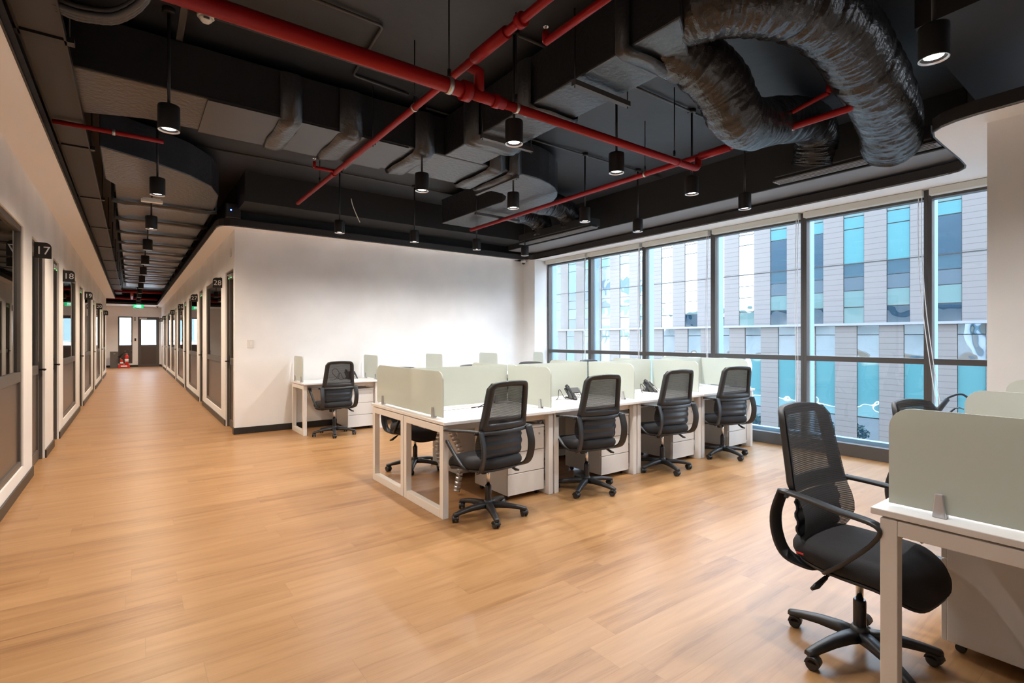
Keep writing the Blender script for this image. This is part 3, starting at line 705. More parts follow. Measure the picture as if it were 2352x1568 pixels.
fgc = turn_base(chair(2.56,.90,math.radians(176), 'large black mesh office chair in the right foreground, facing its desk', 'black office chairs at the foreground desks'), 38)
MB().box((.2585,-.135,.455),(.2610,-.105,.462)).build('red_tab', MT['redtag'], fgc)
low_ = chair(3.70,.80,math.radians(168), 'black office chair behind the foreground screen, only the top visible', 'black office chairs at the foreground desks')
for ch in low_.children:
    if ch.name.split('.')[0] not in ('base','caster','gas_lift_sleeve'): ch.location.z = -.055

# ------------------------------------------------------------------ desks
def leg_loop(t, x, y0, y1, thick=.05, w=.055, z1=.712):
    m = MB(); m.box((x,y0,0),(x+thick,y0+w,z1)).box((x,y1-w,0),(x+thick,y1,z1)).box((x,y0+w,0),(x+thick,y1-w,w+.012)).box((x,y0+w,z1-w),(x+thick,y1-w,z1))
    m.build('leg_frame', MT['steelwhite'], t, .003)
def desk(loc, L, ys, label, group, cat='desk'):
    # ys: list of (y0,y1) half-desks, local
    t = thing('office_desk', loc, label, cat, group); ya = ys[0][0]-.03; yb = ys[-1][1]+.03
    B('desk_top', (0.002,ya,.720), (L-.002,yb,.745), MT['white'], t, .003)
    for (a, b) in ys:
        leg_loop(t, .006, a, b); leg_loop(t, L-.062, a, b)
        B('cross_beam', (.06,a+.06,.66), (L-.06,a+.09,.71), MT['steelwhite'], t); B('cross_beam', (.06,b-.09,.66), (L-.06,b-.06,.71), MT['steelwhite'], t)
    mid = (ya+yb)/2 if len(ys) > 1 else yb-.10
    if len(ys) > 1:
        B('cable_tray_lid', (.30,mid-.16,.7452), (L-.28,mid-.10,.7480), MT['white'], t); B('cable_tray', (.15,mid-.12,.60), (L-.15,mid+.12,.606), MT['steelwhite'], t)
        B('lid_slot', (.28,mid-.165,.7451), (L-.26,mid-.160,.7465), MT['gap'], t)
    else: B('cable_tray', (.15,yb-.16,.60), (L-.15,yb-.04,.606), MT['steelwhite'], t)
    return t
X0 = 1.90; MOD = 1.13
dlab = ['bench module at the end nearest the corridor','second bench module from the corridor','third bench module from the corridor','bench module nearest the windows']
for i in range(4):
    desk((X0+i*MOD,0,0), MOD, [(3.46,4.165),(4.175,4.88)], 'white double desk with closed loop legs, ' + dlab[i], 'white desk modules of the central bench')
for i in range(4):
    desk((1.95+i*MOD,0,0), MOD, [(7.62,8.26)], ['white single desk against the white wall, nearest the corridor', 'second white wall desk, behind the central bench', 'third white wall desk, behind the central bench', 'last white wall desk, nearest the white corner'][i], 'white single desks against the wall')
for i in range(2):
    desk((2.245+i*MOD,0,0), MOD, [(-.69,.01),(.02,.725)], ['white desk at the right foreground edge, nearest the camera', 'white desk just beyond the foreground desk, behind the first screen'][i], 'white desk modules in the right foreground')
# ------------------------------------------------------------------ glass desk screens
def screen(kind, x, y, L, label, group, z0=.760, z1=1.122, r=.075, corners='0011', clamps=2):
    # kind 'y': plane x=const running along y from y to y+L ; 'x': plane y=const running along x
    t = thing('desk_screen', (x,y,.745), label, 'desk screen', group); z0 -= .745; z1 -= .745
    m = MB()
    if kind == 'y': m.prism(rrect(0,L,z0,z1,r,6,corners), -.006, .006, axis='x')
    else: m.prism(rrect(0,L,z0,z1,r,6,corners), -.006, .006, axis='y')
    m.build('glass_panel', MT['frost'], t, .001)
    for q in ([.13*L/1.3+.02, L-.13*L/1.3-.02] if clamps == 2 else [.22*L]):
        c = MB(); prof = [(-.020,.0),(.020,0),(.011,.085),(-.011,.085)]
        for s_ in (-1,1):
            if kind == 'y': c.prism([(q+a, b) for a, b in prof], s_*.0062, s_*.020, axis='x')
            else: c.prism([(q+a, b) for a, b in prof], s_*.0062, s_*.020, axis='y')
        c.build('clamp', MT['alu'], t, .003)
    return t
GS = 'frosted glass screens on the central bench'
screen('y', 1.965, 3.56, 1.34, 'frosted glass screen across the corridor end of the bench', GS)
sl = ['first', 'second', 'third', 'fourth']
for i in range(4):
    screen('x', X0+i*MOD+.02+(.06 if i == 0 else 0), 4.17, MOD-.04-(.06 if i == 0 else 0), 'long frosted glass screen along the bench centre, %s from the corridor end' % sl[i], GS, corners='0000', r=.03)
for i in range(3):
    x = X0+(i+1)*MOD
    screen('y', x, 3.50, .655, 'frosted glass divider on the near half of the bench, %s from the corridor end' % sl[i], GS, corners='0001', clamps=1)
    screen('y', x, 4.185, .655, 'frosted glass divider on the far half of the bench, %s from the corridor end' % sl[i], GS, corners='0010', clamps=1)
screen('y', X0+4*MOD-.06, 3.50, 1.34, 'frosted glass screen across the window end of the bench', GS)
GW = 'small frosted glass screens on the wall desks'
for i in range(5):
    screen('y', [1.99,3.08,4.21,5.34,6.41][i], [7.78,7.68,7.66,7.66,7.64][i], [.48,.58,.60,.60,.30][i], 'small frosted glass screen on the wall desks, %s from the left' % ['first','second','third','fourth','fifth'][i], GW, r=.045)
GF = 'frosted glass screens on the foreground desks'
screen('y', 2.315, -.62, 1.335, 'large frosted glass screen in the right foreground', GF)
screen('y', 3.42, .03, .70, 'frosted glass screen just behind the large foreground one', GF, corners='0011')
screen('y', 4.50, -.62, 1.38, 'farthest frosted glass screen of the foreground desks, by the beige wall', GF)

# ------------------------------------------------------------------ pedestals
def make_ped():
    t = thing('drawer_pedestal', (0,0,0), 'x', 'drawer unit')
    m = MB(); m.box((0,.02,.045),(.40,.52,.60)); m.build('cabinet', MT['ped'], t, .004)
    B('cabinet_top', (-.002,.0,.600), (.402,.522,.618), MT['ped'], t, .002)
    zz = [(.045,.225),(.229,.405),(.409,.597)]
    for k, (a, b) in enumerate(zz):
        d = B('drawer', (.002,0,a+.001), (.398,.020,b-.001), MT['ped'], t, .002)
        if k == 2: MB().lathe([(.009,-.004),(.009,.0)], c=(.345,0,.545), axis='y', seg=14).build('lock', MT['alu'], d)
    for (a, b) in ((.04,.06),(.36,.06),(.04,.46),(.36,.46)):
        MB().lathe([(.018,-.012),(.02,-.008),(.02,.008),(.018,.012)], c=(a,b,.021), axis='x', seg=14).tube([(a,b,.02),(a,b,.046)], .006, seg=6).build('caster', MT['plastic'], t)
    return t
ped0 = make_ped(); pu = [False]
def ped(x, y, label, group, rz=0):
    if not pu[0]: pu[0] = True; ped0.location = (x,y,0); ped0.rotation_euler = (0,0,rz); ped0['label'] = label; ped0['group'] = group; return
    dup(ped0, (x,y,0), rz, label, group)
pl = ['first from the corridor end', 'second from the corridor end', 'third from the corridor end', 'closest to the windows']
for i in range(4):
    ped(X0+i*MOD+.655, 3.51, 'white three drawer pedestal under the near side of the bench, ' + pl[i], 'white drawer pedestals under the near side of the bench')
    ped(X0+i*MOD+1.075, 4.90, 'white three drawer pedestal under the far side of the bench, ' + pl[i], 'white drawer pedestals under the far side of the bench', PI)
for i in range(4):
    ped(1.95+i*MOD+.655, 7.66, 'white three drawer pedestal under the wall desks, ' + ['nearest the corridor','second from the corridor','third from the corridor','nearest the white corner'][i], 'white drawer pedestals under the wall desks')
for i in range(2):
    ped(2.245+i*MOD+1.05, .70, ['drawer pedestal under the foreground desk at the right edge','drawer pedestal under the desk beyond the foreground one'][i], 'drawer pedestals under the foreground desks', PI)

# ------------------------------------------------------------------ cable spines, phones, cords
def spine(x, y, label, bend=.10):
    m = MB(); pts = catmull([(x,y,.66),(x+bend*.3,y-.02,.55),(x+bend,y-.06,.38),(x+bend*.8,y-.08,.2),(x+bend*.4,y-.09,.03)], 5)
    for i in range(len(pts)-1):
        d = (pts[i+1]-pts[i]); m.tube([pts[i]+d*.08, pts[i]+d*.86], .030, seg=10)
    m.tube(pts, .012, seg=6)
    o = m.build('cable_spine', MT['alu']); tag(o, label, 'cable spine', 'segmented grey cable spines under the desks')
spine(2.26,4.02,'grey segmented cable spine under the near end of the bench')
spine(3.30,4.05,'grey segmented cable spine under the second bench module')
spine(4.45,4.05,'grey segmented cable spine under the third bench module')
spine(2.45,4.42,'grey segmented cable spine behind the chair at the bench far side', -.1)
def phone(x, y, rz, label):
    t = thing('desk_phone', (x,y,.745), label, 'phone', 'black desk phones', rz)
    R = Matrix.Rotation(-.62, 3, 'X')
    m = MB(); m.box((-.09,-.10,.03),(.09,.10,.05), rot=Matrix.Rotation(.75,3,'X'), piv=(0,0,.04)); m.box((-.06,.02,0),(.06,.10,.02)).box((-.05,.0,.01),(.05,.06,.07)); m.build('phone_body', MT['plastic'], t, .006)
    k = MB()
    for i in range(4):
        for j in range(3): k.box((-.01+j*.025,-.07+i*.022,.052),(.008+j*.025,-.056+i*.022,.056), rot=Matrix.Rotation(.75,3,'X'), piv=(0,0,.04))
    k.build('keypad', MT['offwhite'], t)
    m = MB(); pts = [Vector((0,0,.04)) + Matrix.Rotation(.75,3,'X') @ Vector((-.068, -.11+.22*q, .028+.012*math.sin(PI*q))) for q in [i/8 for i in range(9)]]
    m.tube(pts, [.020,.022,.016,.013,.012,.013,.016,.022,.020], seg=10); m.build('handset', MT['plastic2'], t)
    m = MB(); m.tube(catmull([(-.07,-.08,.02),(-.14,-.02,.012),(-.16,.06,.10),(-.20,.03,.02),(-.24,.0,.006)],6), .004, seg=6); m.build('phone_cord', MT['plastic2'], t)
phone(3.78,3.98,-.1,'black desk phone with raised handset on the second bench desk')
phone(5.05,3.98,.2,'black desk phone beside the divider of the third bench desk')
phone(2.82,8.12,.1,'black desk phone on the wall desk behind the chair')
def cord(pts, label, name='cable'):
    o = MB().tube(catmull(pts, 8), .0045, seg=6).build(name, MT['plastic2']); tag(o, label, 'cable')
cord([(2.55,3.97,.752),(2.62,3.95,.765),(2.66,3.99,.78),(2.60,4.02,.752),(2.50,4.0,.751)], 'short black cable end lying on the first bench desk')
cord([(2.45,8.02,.751),(2.52,7.98,.76),(2.60,8.05,.85),(2.55,8.08,.92),(2.49,8.04,.86),(2.58,7.99,.76),(2.68,8.06,.752)], 'coiled black cable on the wall desk seen through the chair mesh')

# ------------------------------------------------------------------ room signs
def room_sign(num, side, y, where):
    t = thing('room_sign', (XL if side < 0 else XR, y, 2.215), 'black projecting sign reading %s, %s' % (num, where), 'sign', 'black numbered room signs along the corridor')
    d = 1 if side < 0 else -1; w, h = .135, .165
    pts = rrect(0,w,0,h,.05,6,'0010') if d > 0 else [(-x, z) for x, z in reversed(rrect(0,w,0,h,.05,6,'0010'))]
    MB().prism(pts, -.004, .004, axis='y').build('sign_plate', MT['sign'], t)
    text_mesh(num, .118, MT['signtext'], t, (d*w/2, -.0052, h*.47), (PI/2,0,0), 'number')
    text_mesh(num, .105, MT['signtext'], t, (d*w/2, .0052, h*.47), (PI/2,0,PI), 'number')
wl = ['nearest sign on the left corridor wall','second sign on the left corridor wall','third sign on the left corridor wall','fourth sign on the left corridor wall','farthest sign on the left corridor wall']
for (n_, y), w_ in zip((('17',7.18),('18',9.90),('19',14.15),('20',18.62),('21',23.1)), wl): room_sign(n_, -1, y, w_)
wl = ['nearest sign on the right corridor wall','second sign on the right corridor wall','third sign on the right corridor wall','fourth sign on the right corridor wall','next to last sign on the right corridor wall','farthest sign on the right corridor wall']
for (n_, y), w_ in zip((('28',9.60),('27',13.50),('26',17.5),('25',21.2),('24',27.0),('23',30.1)), wl): room_sign(n_, 1, y, w_)

# ------------------------------------------------------------------ exit sign, cameras, switch, sensors
t = thing('exit_sign', (.215,26.0,2.64), 'green and white illuminated exit sign hanging at the corridor end', 'exit sign')
B('sign_box', (-.17,-.02,0), (.17,.02,.15), MT['exitg'], t, .004)
B('white_pictogram_field', (-.07,-.023,.022), (.09,-.0205,.128), MT['exitw'], t)
text_mesh('EXIT', .07, MT['exitg'], t, (.012,-.0245,.045), (PI/2,0,0), 'lettering')
MB().prism([(-.14,.075),(-.10,.11),(-.10,.09),(-.08,.09),(-.08,.06),(-.10,.06),(-.10,.04)], -.024, -.0205, axis='y').build('arrow', MT['exitw'], t)
MB().tube([(-.1,0,.15),(-.1,0,.96)], .004, seg=6).tube([(.1,0,.15),(.1,0,.96)], .004, seg=6).build('hanger', MT['rod'], t)
def dome(x, y, z, label, nrm):
    t = thing('security_camera', (x,y,z), label, 'security camera', 'small white dome security cameras')
    MB().lathe([(.055,.0),(.058,-.01),(.055,-.035),(.045,-.045)], seg=20).build('camera_base', MT['offwhite'], t)
    MB().lathe([(.034,-.040),(.032,-.058),(.022,-.072),(.004,-.078)], seg=16).build('dome_lens', MT['plastic2'], t)
dome(6.36,8.2,ZS, 'white dome security camera in the corner above the wall desks', 0)
dome(.98,29.9,ZS, 'tiny white dome security camera at the far corridor corner', 0)
t = thing('light_switch', (1.40,8.33,1.31), 'white light switch plate low on the white wall by the corridor corner', 'switch')
B('plate', (-.045,-.008,-.06), (.045,0,.06), MT['offwhite'], t, .003); B('rocker', (-.018,-.012,-.03), (.018,-.008,.03), MT['white'], t, .002)
t = thing('card_reader', (.135,31.4,1.34), 'small black card reader on the far wall between window and door', 'card reader')
B('reader_body', (-.035,-.02,-.07), (.035,0,.07), MT['plastic'], t, .004); B('reader_key_area', (-.022,-.023,-.045), (.022,-.02,0), MT['gap'], t)
t = thing('alarm_sounder', (.12,31.4,2.36), 'small grey alarm device above the card reader on the far wall', 'alarm')
B('sounder_body', (-.03,-.06,-.08), (.03,0,.08), MT['grey'], t, .004); MB().lathe([(.02,-.075),(.028,-.06)], axis='y', seg=14).build('sounder_cone', MT['offwhite'], t)
for (y, z, q) in ((8.62,2.66,'near the white corner'),(24.6,2.62,'far down the corridor')):
    t = thing('wall_sensor', (XR,y,z), 'small beige wall sensor high on the right corridor wall, ' + q, 'sensor', 'beige wall sensors')
    B('sensor_body', (-.018,-.035,-.06), (0,.035,.06), MT['offwhite'], t, .005); B('sensor_window', (-.0195,-.015,-.02), (-.018,.015,.01), MT['alu'], t)
t = thing('wireless_router', (1.14,8.10,3.09), 'black ceiling device with a glowing blue indicator above the corridor corner', 'router')
B('router_body', (-.09,-.02,-.02), (.09,.08,.18), MT['plastic'], t, .008); B('indicator_light', (-.038,-.026,.078), (-.022,-.020,.094), MT['ledb'], t)
t = thing('smoke_detector', (.405,4.055,ZC), 'round white smoke detector on the dark ceiling beside the red pipe', 'smoke detector')
MB().lathe([(.052,0),(.055,-.004),(.053,-.03),(.046,-.036)], seg=28).build('detector_base', MT['offwhite'], t)
MB().lathe([(.044,-.034),(.040,-.046),(.026,-.062),(.014,-.066)], seg=24).build('detector_head', MT['offwhite'], t)
B('vent_slot', (-.018,-.047,-.055), (.018,-.034,-.047), MT['gap'], t)
t = thing('emergency_light', (.18,7.0,2.90), 'small white emergency light unit hanging between corridor pendants', 'emergency light')
MB().box((-.10,-.03,0),(.10,.03,.035)).box((-.085,-.025,.035),(.085,.025,.05)).build('housing', MT['offwhite'], t, .006)
MB().tube([(0,0,.05),(0,0,.7)], .006, seg=6).build('hanger', MT['rod'], t)
# ------------------------------------------------------------------ far end things
t = thing('storage_bin', (-.68,30.9,0), 'dark grey storage cabinet against the far wall left of the red stand', 'cabinet')
B('body', (-.15,-.2,.0), (.145,.2,.74), MT['grey'], t, .006); B('lid', (-.155,-.21,.742), (.15,.21,.775), MT['grey'], t, .005); B('handle', (-.02,-.215,.66), (.05,-.2,.685), MT['clamp'], t)
t = thing('extinguisher_stand', (-.30,30.6,0), 'red metal tray stand holding the extinguishers at the corridor end', 'stand')
MB().box((-.22,-.14,.05),(.22,.14,.07)).box((-.22,-.15,.02),(.22,-.14,.15)).box((-.22,.14,.02),(.22,.15,.15)).box((-.22,-.14,.02),(-.21,.14,.15)).box((.21,-.14,.02),(.22,.14,.15)).build('tray', MT['redx'], t)
for x in (-.19,.19):
    for y in (-.1,.1): B('foot', (x-.015,y-.015,0), (x+.015,y+.015,.05), MT['redx'], t)
B('white_marking', (-.12,-.1535,.06), (.12,-.1505,.12), MT['signtext'], t)
def extinguisher(x, y, z, r, h, label, horn=True, cat='fire extinguisher', rz=0):
    t = thing('fire_extinguisher', (x,y,z), label, cat, 'red fire extinguishers', rz)
    MB().lathe([(r*.95,0),(r,.01),(r,h*.78),(r*.92,h*.84),(r*.6,h*.91),(r*.32,h*.94),(r*.30,h*.97)], seg=24).build('cylinder', MT['redx'], t)
    MB().lathe([(r*1.005,h*.35),(r*1.005,h*.6)], seg=24).build('label_band', MT['paper'], t)
    m = MB(); m.tube([(0,0,h*.95),(0,0,h*1.04)], r*.28, seg=12).tube([(-.04,0,h*1.0),(.03,0,h*1.0)], .008, seg=8); m.build('valve', MT['chrome'], t)
    MB().tube([(-.035,0,h*1.0),(-.055,0,h*1.0)], .016, seg=12).build('gauge', MT['yellow'], t)
    m = MB(); m.band([(-.01,0,h*1.05),(.03,0,h*1.10),(.07,0,h*1.11),(.11,0,h*1.09)], .018, .010, (0,1,0)); m.band([(0,0,h*1.02),(.05,0,h*1.00),(.10,0,h*.97)], .018, .008, (0,1,0)); m.build('lever_handle', MT['plastic2'], t)
    if horn:
        m = MB(); m.tube(catmull([(.02,0,h*1.02),(.16,.0,h*1.0),(.20,0,h*1.16),(.10,0,h*1.30),(-.02,0,h*1.26),(-.06,0,h*1.20)],6), .010, seg=8); m.build('hose', MT['horn'], t)
        m = MB(); m.tube([(-.04,.0,h*1.23),(-.10,0,h*1.12),(-.14,0,h*1.04),(-.30,0,h*.72)], [.020,.022,.024,.055], seg=14); m.build('discharge_horn', MT['horn'], t)
    else: MB().tube(catmull([(.02,0,h*1.0),(r+.03,0,h*.9),(r+.02,0,h*.5)],6), .008, seg=8).build('hose', MT['horn'], t)
extinguisher(-.20,30.58,.07, .075, .60, 'tall red fire extinguisher on the stand at the corridor end')
extinguisher(-.39,30.58,.07, .062, .36, 'short red fire extinguisher on the stand at the corridor end', False)
extinguisher(6.20,1.42,.0, .085, .66, 'red fire extinguisher with black horn standing by the windows', rz=-YAW)

# ------------------------------------------------------------------ ducts
def bumpy(p, amp, sc, seed=0): return amp*noise.noise(Vector(p)*sc + Vector((seed,0,0)))
ZB, ZT = 3.15, 3.52
poly = [(-.34,4.38),(2.43,4.38),(2.9,4.38),(3.45,4.38)] + [(3.45+.98*math.sin(q), 5.36-.98*math.cos(q)) for q in [PI/2*k/8 for k in range(1,9)]] + [(4.47,6.2),(4.47,6.98),(3.82,6.98),(3.86,5.42)] + [(3.50+.34*math.sin(q), 5.42-.34*math.cos(q)) for q in (1.2,.8,.4)] + [(3.3,5.08),(.1,5.08),(-.34,5.24)]
def duct_obj(name, poly, zb, zt, label, m=MT['duct'], bands=()):
    t = thing(name, (0,0,0), label, 'air duct'); t.location = (poly[0][0],poly[0][1],zb); ox, oy = poly[0]
    MB().prism([(x-ox,y-oy) for x,y in poly], 0, zt-zb).build('duct_casing', m, t, .012)
    for (a, b) in bands:
        # wrinkled wrap around a joint
        (x0,y0),(x1,y1) = a, b; mb = MB(); nx, ny = 14, 10; L_ = max(abs(x1-x0), abs(y1-y0))
        along_x = (x1-x0) < (y1-y0)     # band spans y, narrow in x
        rings = []
        span = (y0-.02, y1+.02) if along_x else (x0-.02, x1+.02); cc = (x0, x1) if along_x else (y0, y1)
        prof = [(span[0], zt-.02)] + [(span[0], zb-.0)] + [(span[0]+(span[1]-span[0])*i/ny, zb-.022) for i in range(1,ny)] + [(span[1], zb), (span[1], zt-.02)]
        for j in range(nx+1):
            q = j/nx; c = cc[0]+(cc[1]-cc[0])*q; r = []
            for i, (s_, z) in enumerate(prof):
                e_ = .030*math.sin(PI*q)**.6; zz = z - (e_ if z < zt-.1 else 0)*(1+.5*bumpy((s_*3,c*14,1),1,1)) + bumpy((s_*5,c*22,2),.006,1)
                ss = s_ + (-e_ if i < 2 else (e_ if i >= len(prof)-2 else 0))
                cw = c + bumpy((s_*4,q*2,7),.03,1)
                r.append((cw-ox, ss-oy, zz-zb) if along_x else (ss-ox, cw-oy, zz-zb))
            rings.append(r)
        mb.grid(rings, False); mb.build('joint_wrap', m, t)
    return t
duct_obj('main_air_duct', poly, ZB, ZT, 'long dark insulated air duct crossing the ceiling and curving towards the windows', MT['duct'],
    [((.95,4.38),(1.12,5.08)),((1.42,4.38),(1.62,5.08)),((2.12,4.38),(2.32,5.08)),((2.95,4.38),(3.15,5.08)),((3.20,4.38),(3.36,5.08))])
p2 = [(2.43,1.72),(2.86,1.95),(2.86,4.375),(2.43,4.375)]
duct_obj('branch_air_duct', p2, ZB, ZT, 'dark foil wrapped air duct running from the big flexible hoses to the main duct', MT['duct'],
    [((2.43,2.05),(2.86,2.17)),((2.43,3.0),(2.86,3.18)),((2.43,3.72),(2.86,3.98))])
pc = [(-.24,6.02),(.18,6.26),(.50,6.52),(.74,6.85),(.86,7.25),(.90,7.8),(.90,21.5),(-.16,21.5),(-.16,7.4),(-.24,7.2)]
pc2 = [(-.24,6.02),(-.24,6.60),(.05,6.75),(.10,7.05)]
duct_obj('corridor_air_duct', pc, 3.14, 3.5, 'wide dark insulated air duct along the corridor ceiling, rounded at its near end', MT['duct'],
    [((-.16,8.1+1.15*k),(.90,8.26+1.15*k)) for k in range(11)])
# board-like cover of the main duct section above the corridor
tag(B('duct_board', (.45,4.37,3.136), (2.05,5.09,3.148), MT['ductplain']), 'smooth dark board on the underside of the main duct', 'duct cover')
# flexible ducts
def flex(name, pts, r, label, seed=0, seg=44, wr=.05, bandsat=()):
    c = catmull(pts, 30); n_ = len(c)
    def rf(i, a): 
        ca, sa = math.cos(a), math.sin(a)
        return 1 + wr*.7*noise.noise(Vector((ca*1.3, sa*1.3, i*.10+seed))) + wr*.9*noise.noise(Vector((ca*1.6, sa*1.6, i*.55+seed))) + wr*.45*noise.noise(Vector((ca*3.2+seed, sa*3.2, i*.9))) - sum(.09 for b in bandsat if abs(i/n_-b) < .010)
    o = MB().tube(c, [r*min(1, .84+.16*i/24) for i in range(n_)], seg=seg, rfun=rf).build(name, MT['flex']); tag(o, label, 'flexible duct'); return o
def PX(u, v, w):   # point at pixel (u,v) and depth w: only used to read positions off the survey
    x = (u-1176)/F_PX*w; z = CAM_H + (HORIZON-v)/F_PX*w
    return (w*math.sin(YAW)+x*math.cos(YAW), w*math.cos(YAW)-x*math.sin(YAW), z)
flex('flexible_duct', [(2.62,2.14,3.33),(2.95,2.02,3.24),(3.22,1.97,3.12), PX(1690,265,3.65), PX(1730,285,3.9), (4.37,2.11,3.21), (4.96,2.16,3.365), (5.22,2.20,3.33), PX(1872,345,4.95), PX(1868,375,5.0)], .185, 'black crinkled flexible duct looping down in a U beside the red pipes', 3, bandsat=(.12,))
flex('flexible_duct', [(2.645,1.90,3.335),(2.70,1.70,3.345),(2.92,1.52,3.36),(3.28,1.42,3.37),(3.62,1.38,3.34), PX(1975,140,3.5), PX(2020,215,3.8), PX(2042,275,4.1), PX(2045,330,4.4)], .215, 'huge black foil flexible duct arching from the ceiling top edge to the right diffuser', 9, bandsat=(.33,.62))
flex('flexible_duct', [(4.40,6.25,3.33),(4.75,6.35,3.35),(5.10,6.45,3.38),(5.38,6.5,3.30),(5.45,6.5,3.12)], .17, 'small crinkled flexible duct left of its twin above the far diffuser', 15)
flex('flexible_duct', [(4.38,5.7,3.33),(4.75,5.75,3.36),(5.15,5.8,3.38),(5.42,5.85,3.30),(5.47,5.85,3.12)], .17, 'small crinkled flexible duct right of its twin above the far diffuser', 21)
def diffuser(y0, y1, label):
    t = thing('linear_diffuser', (5.40,y0,3.0), label, 'air diffuser', 'black slot air diffusers along the window beam'); L = y1-y0
    MB().box((-.05,0,.02),(.07,L,.04)).box((-.09,.02,.04),(.16,L-.02,.15)).build('plenum_box', MT['black'], t, .004)
    m = MB()
    for x in (-.06,-.018,.024,.066): m.box((x,0,0),(x+.014,L,.014))
    m.box((-.06,-.01,0),(.08,.012,.014)).box((-.06,L-.012,0),(.08,L+.01,.014)); m.build('slot_frame', MT['beam'], t)  # slats in the lightened colour stand for window highlights
diffuser(1.33,2.66,'black slot diffuser under the huge flexible duct, near the right wall')
diffuser(5.30,7.0,'black slot diffuser below the small flexible ducts, near the white corner')
t = thing('duct_hangers', (0,0,0), 'x', 'duct hanger'); bpy.data.objects.remove(t)
def trapeze(p, q, label):
    p, q = Vector(p), Vector(q); t = thing('duct_hanger', tuple(p), label, 'duct hanger', 'black channel hangers under the ducts'); d = (q-p)
    sd = Vector((-d.y,d.x,0)).normalized()*.02; m = MB()
    m.prism([(sd.x,sd.y),(d.x+sd.x,d.y+sd.y),(d.x-sd.x,d.y-sd.y),(-sd.x,-sd.y)], -.035, 0); m.build('channel', MT['conduit'], t)
    for v in (d*.02, d*.98): MB().tube([(v.x,v.y,-.05),(v.x,v.y,ZC-p.z)], .005, seg=6).build('threaded_rod', MT['rod'], t)
trapeze((2.38,2.52,3.115),(2.93,2.52,3.115),'black channel hanger under the branch duct, nearest the camera')
trapeze((2.38,3.65,3.115),(2.93,3.65,3.115),'black channel hanger under the branch duct, near the main duct')
trapeze((1.70,4.33,3.115),(1.70,5.14,3.115),'black channel hanger under the main duct behind the thin red pipe')
trapeze((3.28,4.33,3.115),(3.28,5.14,3.115),'black channel hanger under the main duct at its bend')
trapeze((3.78,5.95,3.115),(4.53,5.95,3.115),'black channel hanger under the far branch of the main duct')

# ------------------------------------------------------------------ red sprinkler pipes
def pipe(name, pts, r, label, extra=()):
    t = thing(name, pts[0], label, 'pipe'); o = Vector(pts[0]); P_ = [Vector(p)-o for p in pts]
    MB().tube(P_, r, seg=18).build('pipe_run', MT['red'], t)
    for (q, rr, L, mm, ax, nm) in extra:
        q = Vector(q)-o; a = Vector(ax)*L/2; MB().tube([q-a, q+a], rr, seg=18).build(nm, mm, t)
    return t
def bent(pts, r=.05, n=5):
    out = [Vector(pts[0])]
    for i in range(1, len(pts)-1):
        p = Vector(pts[i]); a = (Vector(pts[i-1])-p).normalized(); b = (Vector(pts[i+1])-p).normalized()
        for k in range(n+1):
            t_ = k/n; out.append((p+a*r)*(1-t_)**2 + p*2*t_*(1-t_) + (p+b*r)*t_**2)
    out.append(Vector(pts[-1])); return [tuple(v) for v in out]
G_ = MT['clamp']; RX = (1,0,0); RY = (0,1,0); RZ = (0,0,1)
R1 = .045
t = pipe('sprinkler_main_pipe', [(-.50,2.79,2.95),(1.66,2.79,2.95),(1.72,2.79,2.95)], R1, 'thick red sprinkler pipe crossing the ceiling from top left', [((1.58,2.79,2.95),R1+.006,.03,G_,RX,'clamp_ring'),((1.70,2.79,2.95),R1+.016,.06,MT['red'],RX,'coupling'),((1.93,2.79,2.95),.044,.05,MT['red'],RX,'coupling'),((2.10,2.79,2.95),.038,.02,G_,RX,'clamp_ring'),((3.9,2.79,2.95),.032,.03,MT['red'],RX,'coupling')])
MB().tube([Vector(p)-Vector((-.5,2.79,2.95)) for p in bent([(1.72,2.79,2.95),(2.0,2.79,2.95)])], .038, seg=16).build('pipe_run', MT['red'], t)
MB().tube([Vector(p)-Vector((-.5,2.79,2.95)) for p in bent([(1.98,2.79,2.95),(4.206,2.79,2.95),(4.206,2.79,3.05)], .06)], .030, seg=16).build('pipe_run', MT['red'], t)
MB().tube([Vector((1.80,2.79,2.95))-Vector((-.5,2.79,2.95)), Vector((1.80,2.79,3.10))-Vector((-.5,2.79,2.95)), Vector((1.70,2.79,3.12))-Vector((-.5,2.79,2.95))], .036, seg=16).build('riser', MT['red'], t)
t = pipe('sprinkler_branch_pipe', bent([(1.69,-1.0,3.1),(1.69,6.85,3.1)]), .024, 'thin red sprinkler pipe running away to the lower left under the main duct', [((1.69,2.5,3.1),.036,.34,MT['red'],RY,'reducer'),((1.69,2.2,3.1),.040,.04,MT['red'],RY,'coupling'),((1.69,3.5,3.1),.030,.02,G_,RY,'clamp_ring'),((1.69,5.4,3.1),.031,.05,MT['red'],RY,'coupling')])
t = pipe('sprinkler_window_pipe', bent([(4.206,1.50,3.22),(4.206,1.50,3.06),(4.206,6.75,3.06)], .06), .026, 'red sprinkler pipe parallel to the windows under the flexible duct', [((4.206,2.62,3.06),.036,.30,MT['red'],RY,'reducer'),((4.206,3.4,3.06),.031,.02,G_,RY,'clamp_ring'),((4.206,1.95,3.06),.031,.02,G_,RY,'clamp_ring')])
MB().tube([(0,0,0),(0,0,.30)], .028, seg=14).build('riser', MT['red'], t)
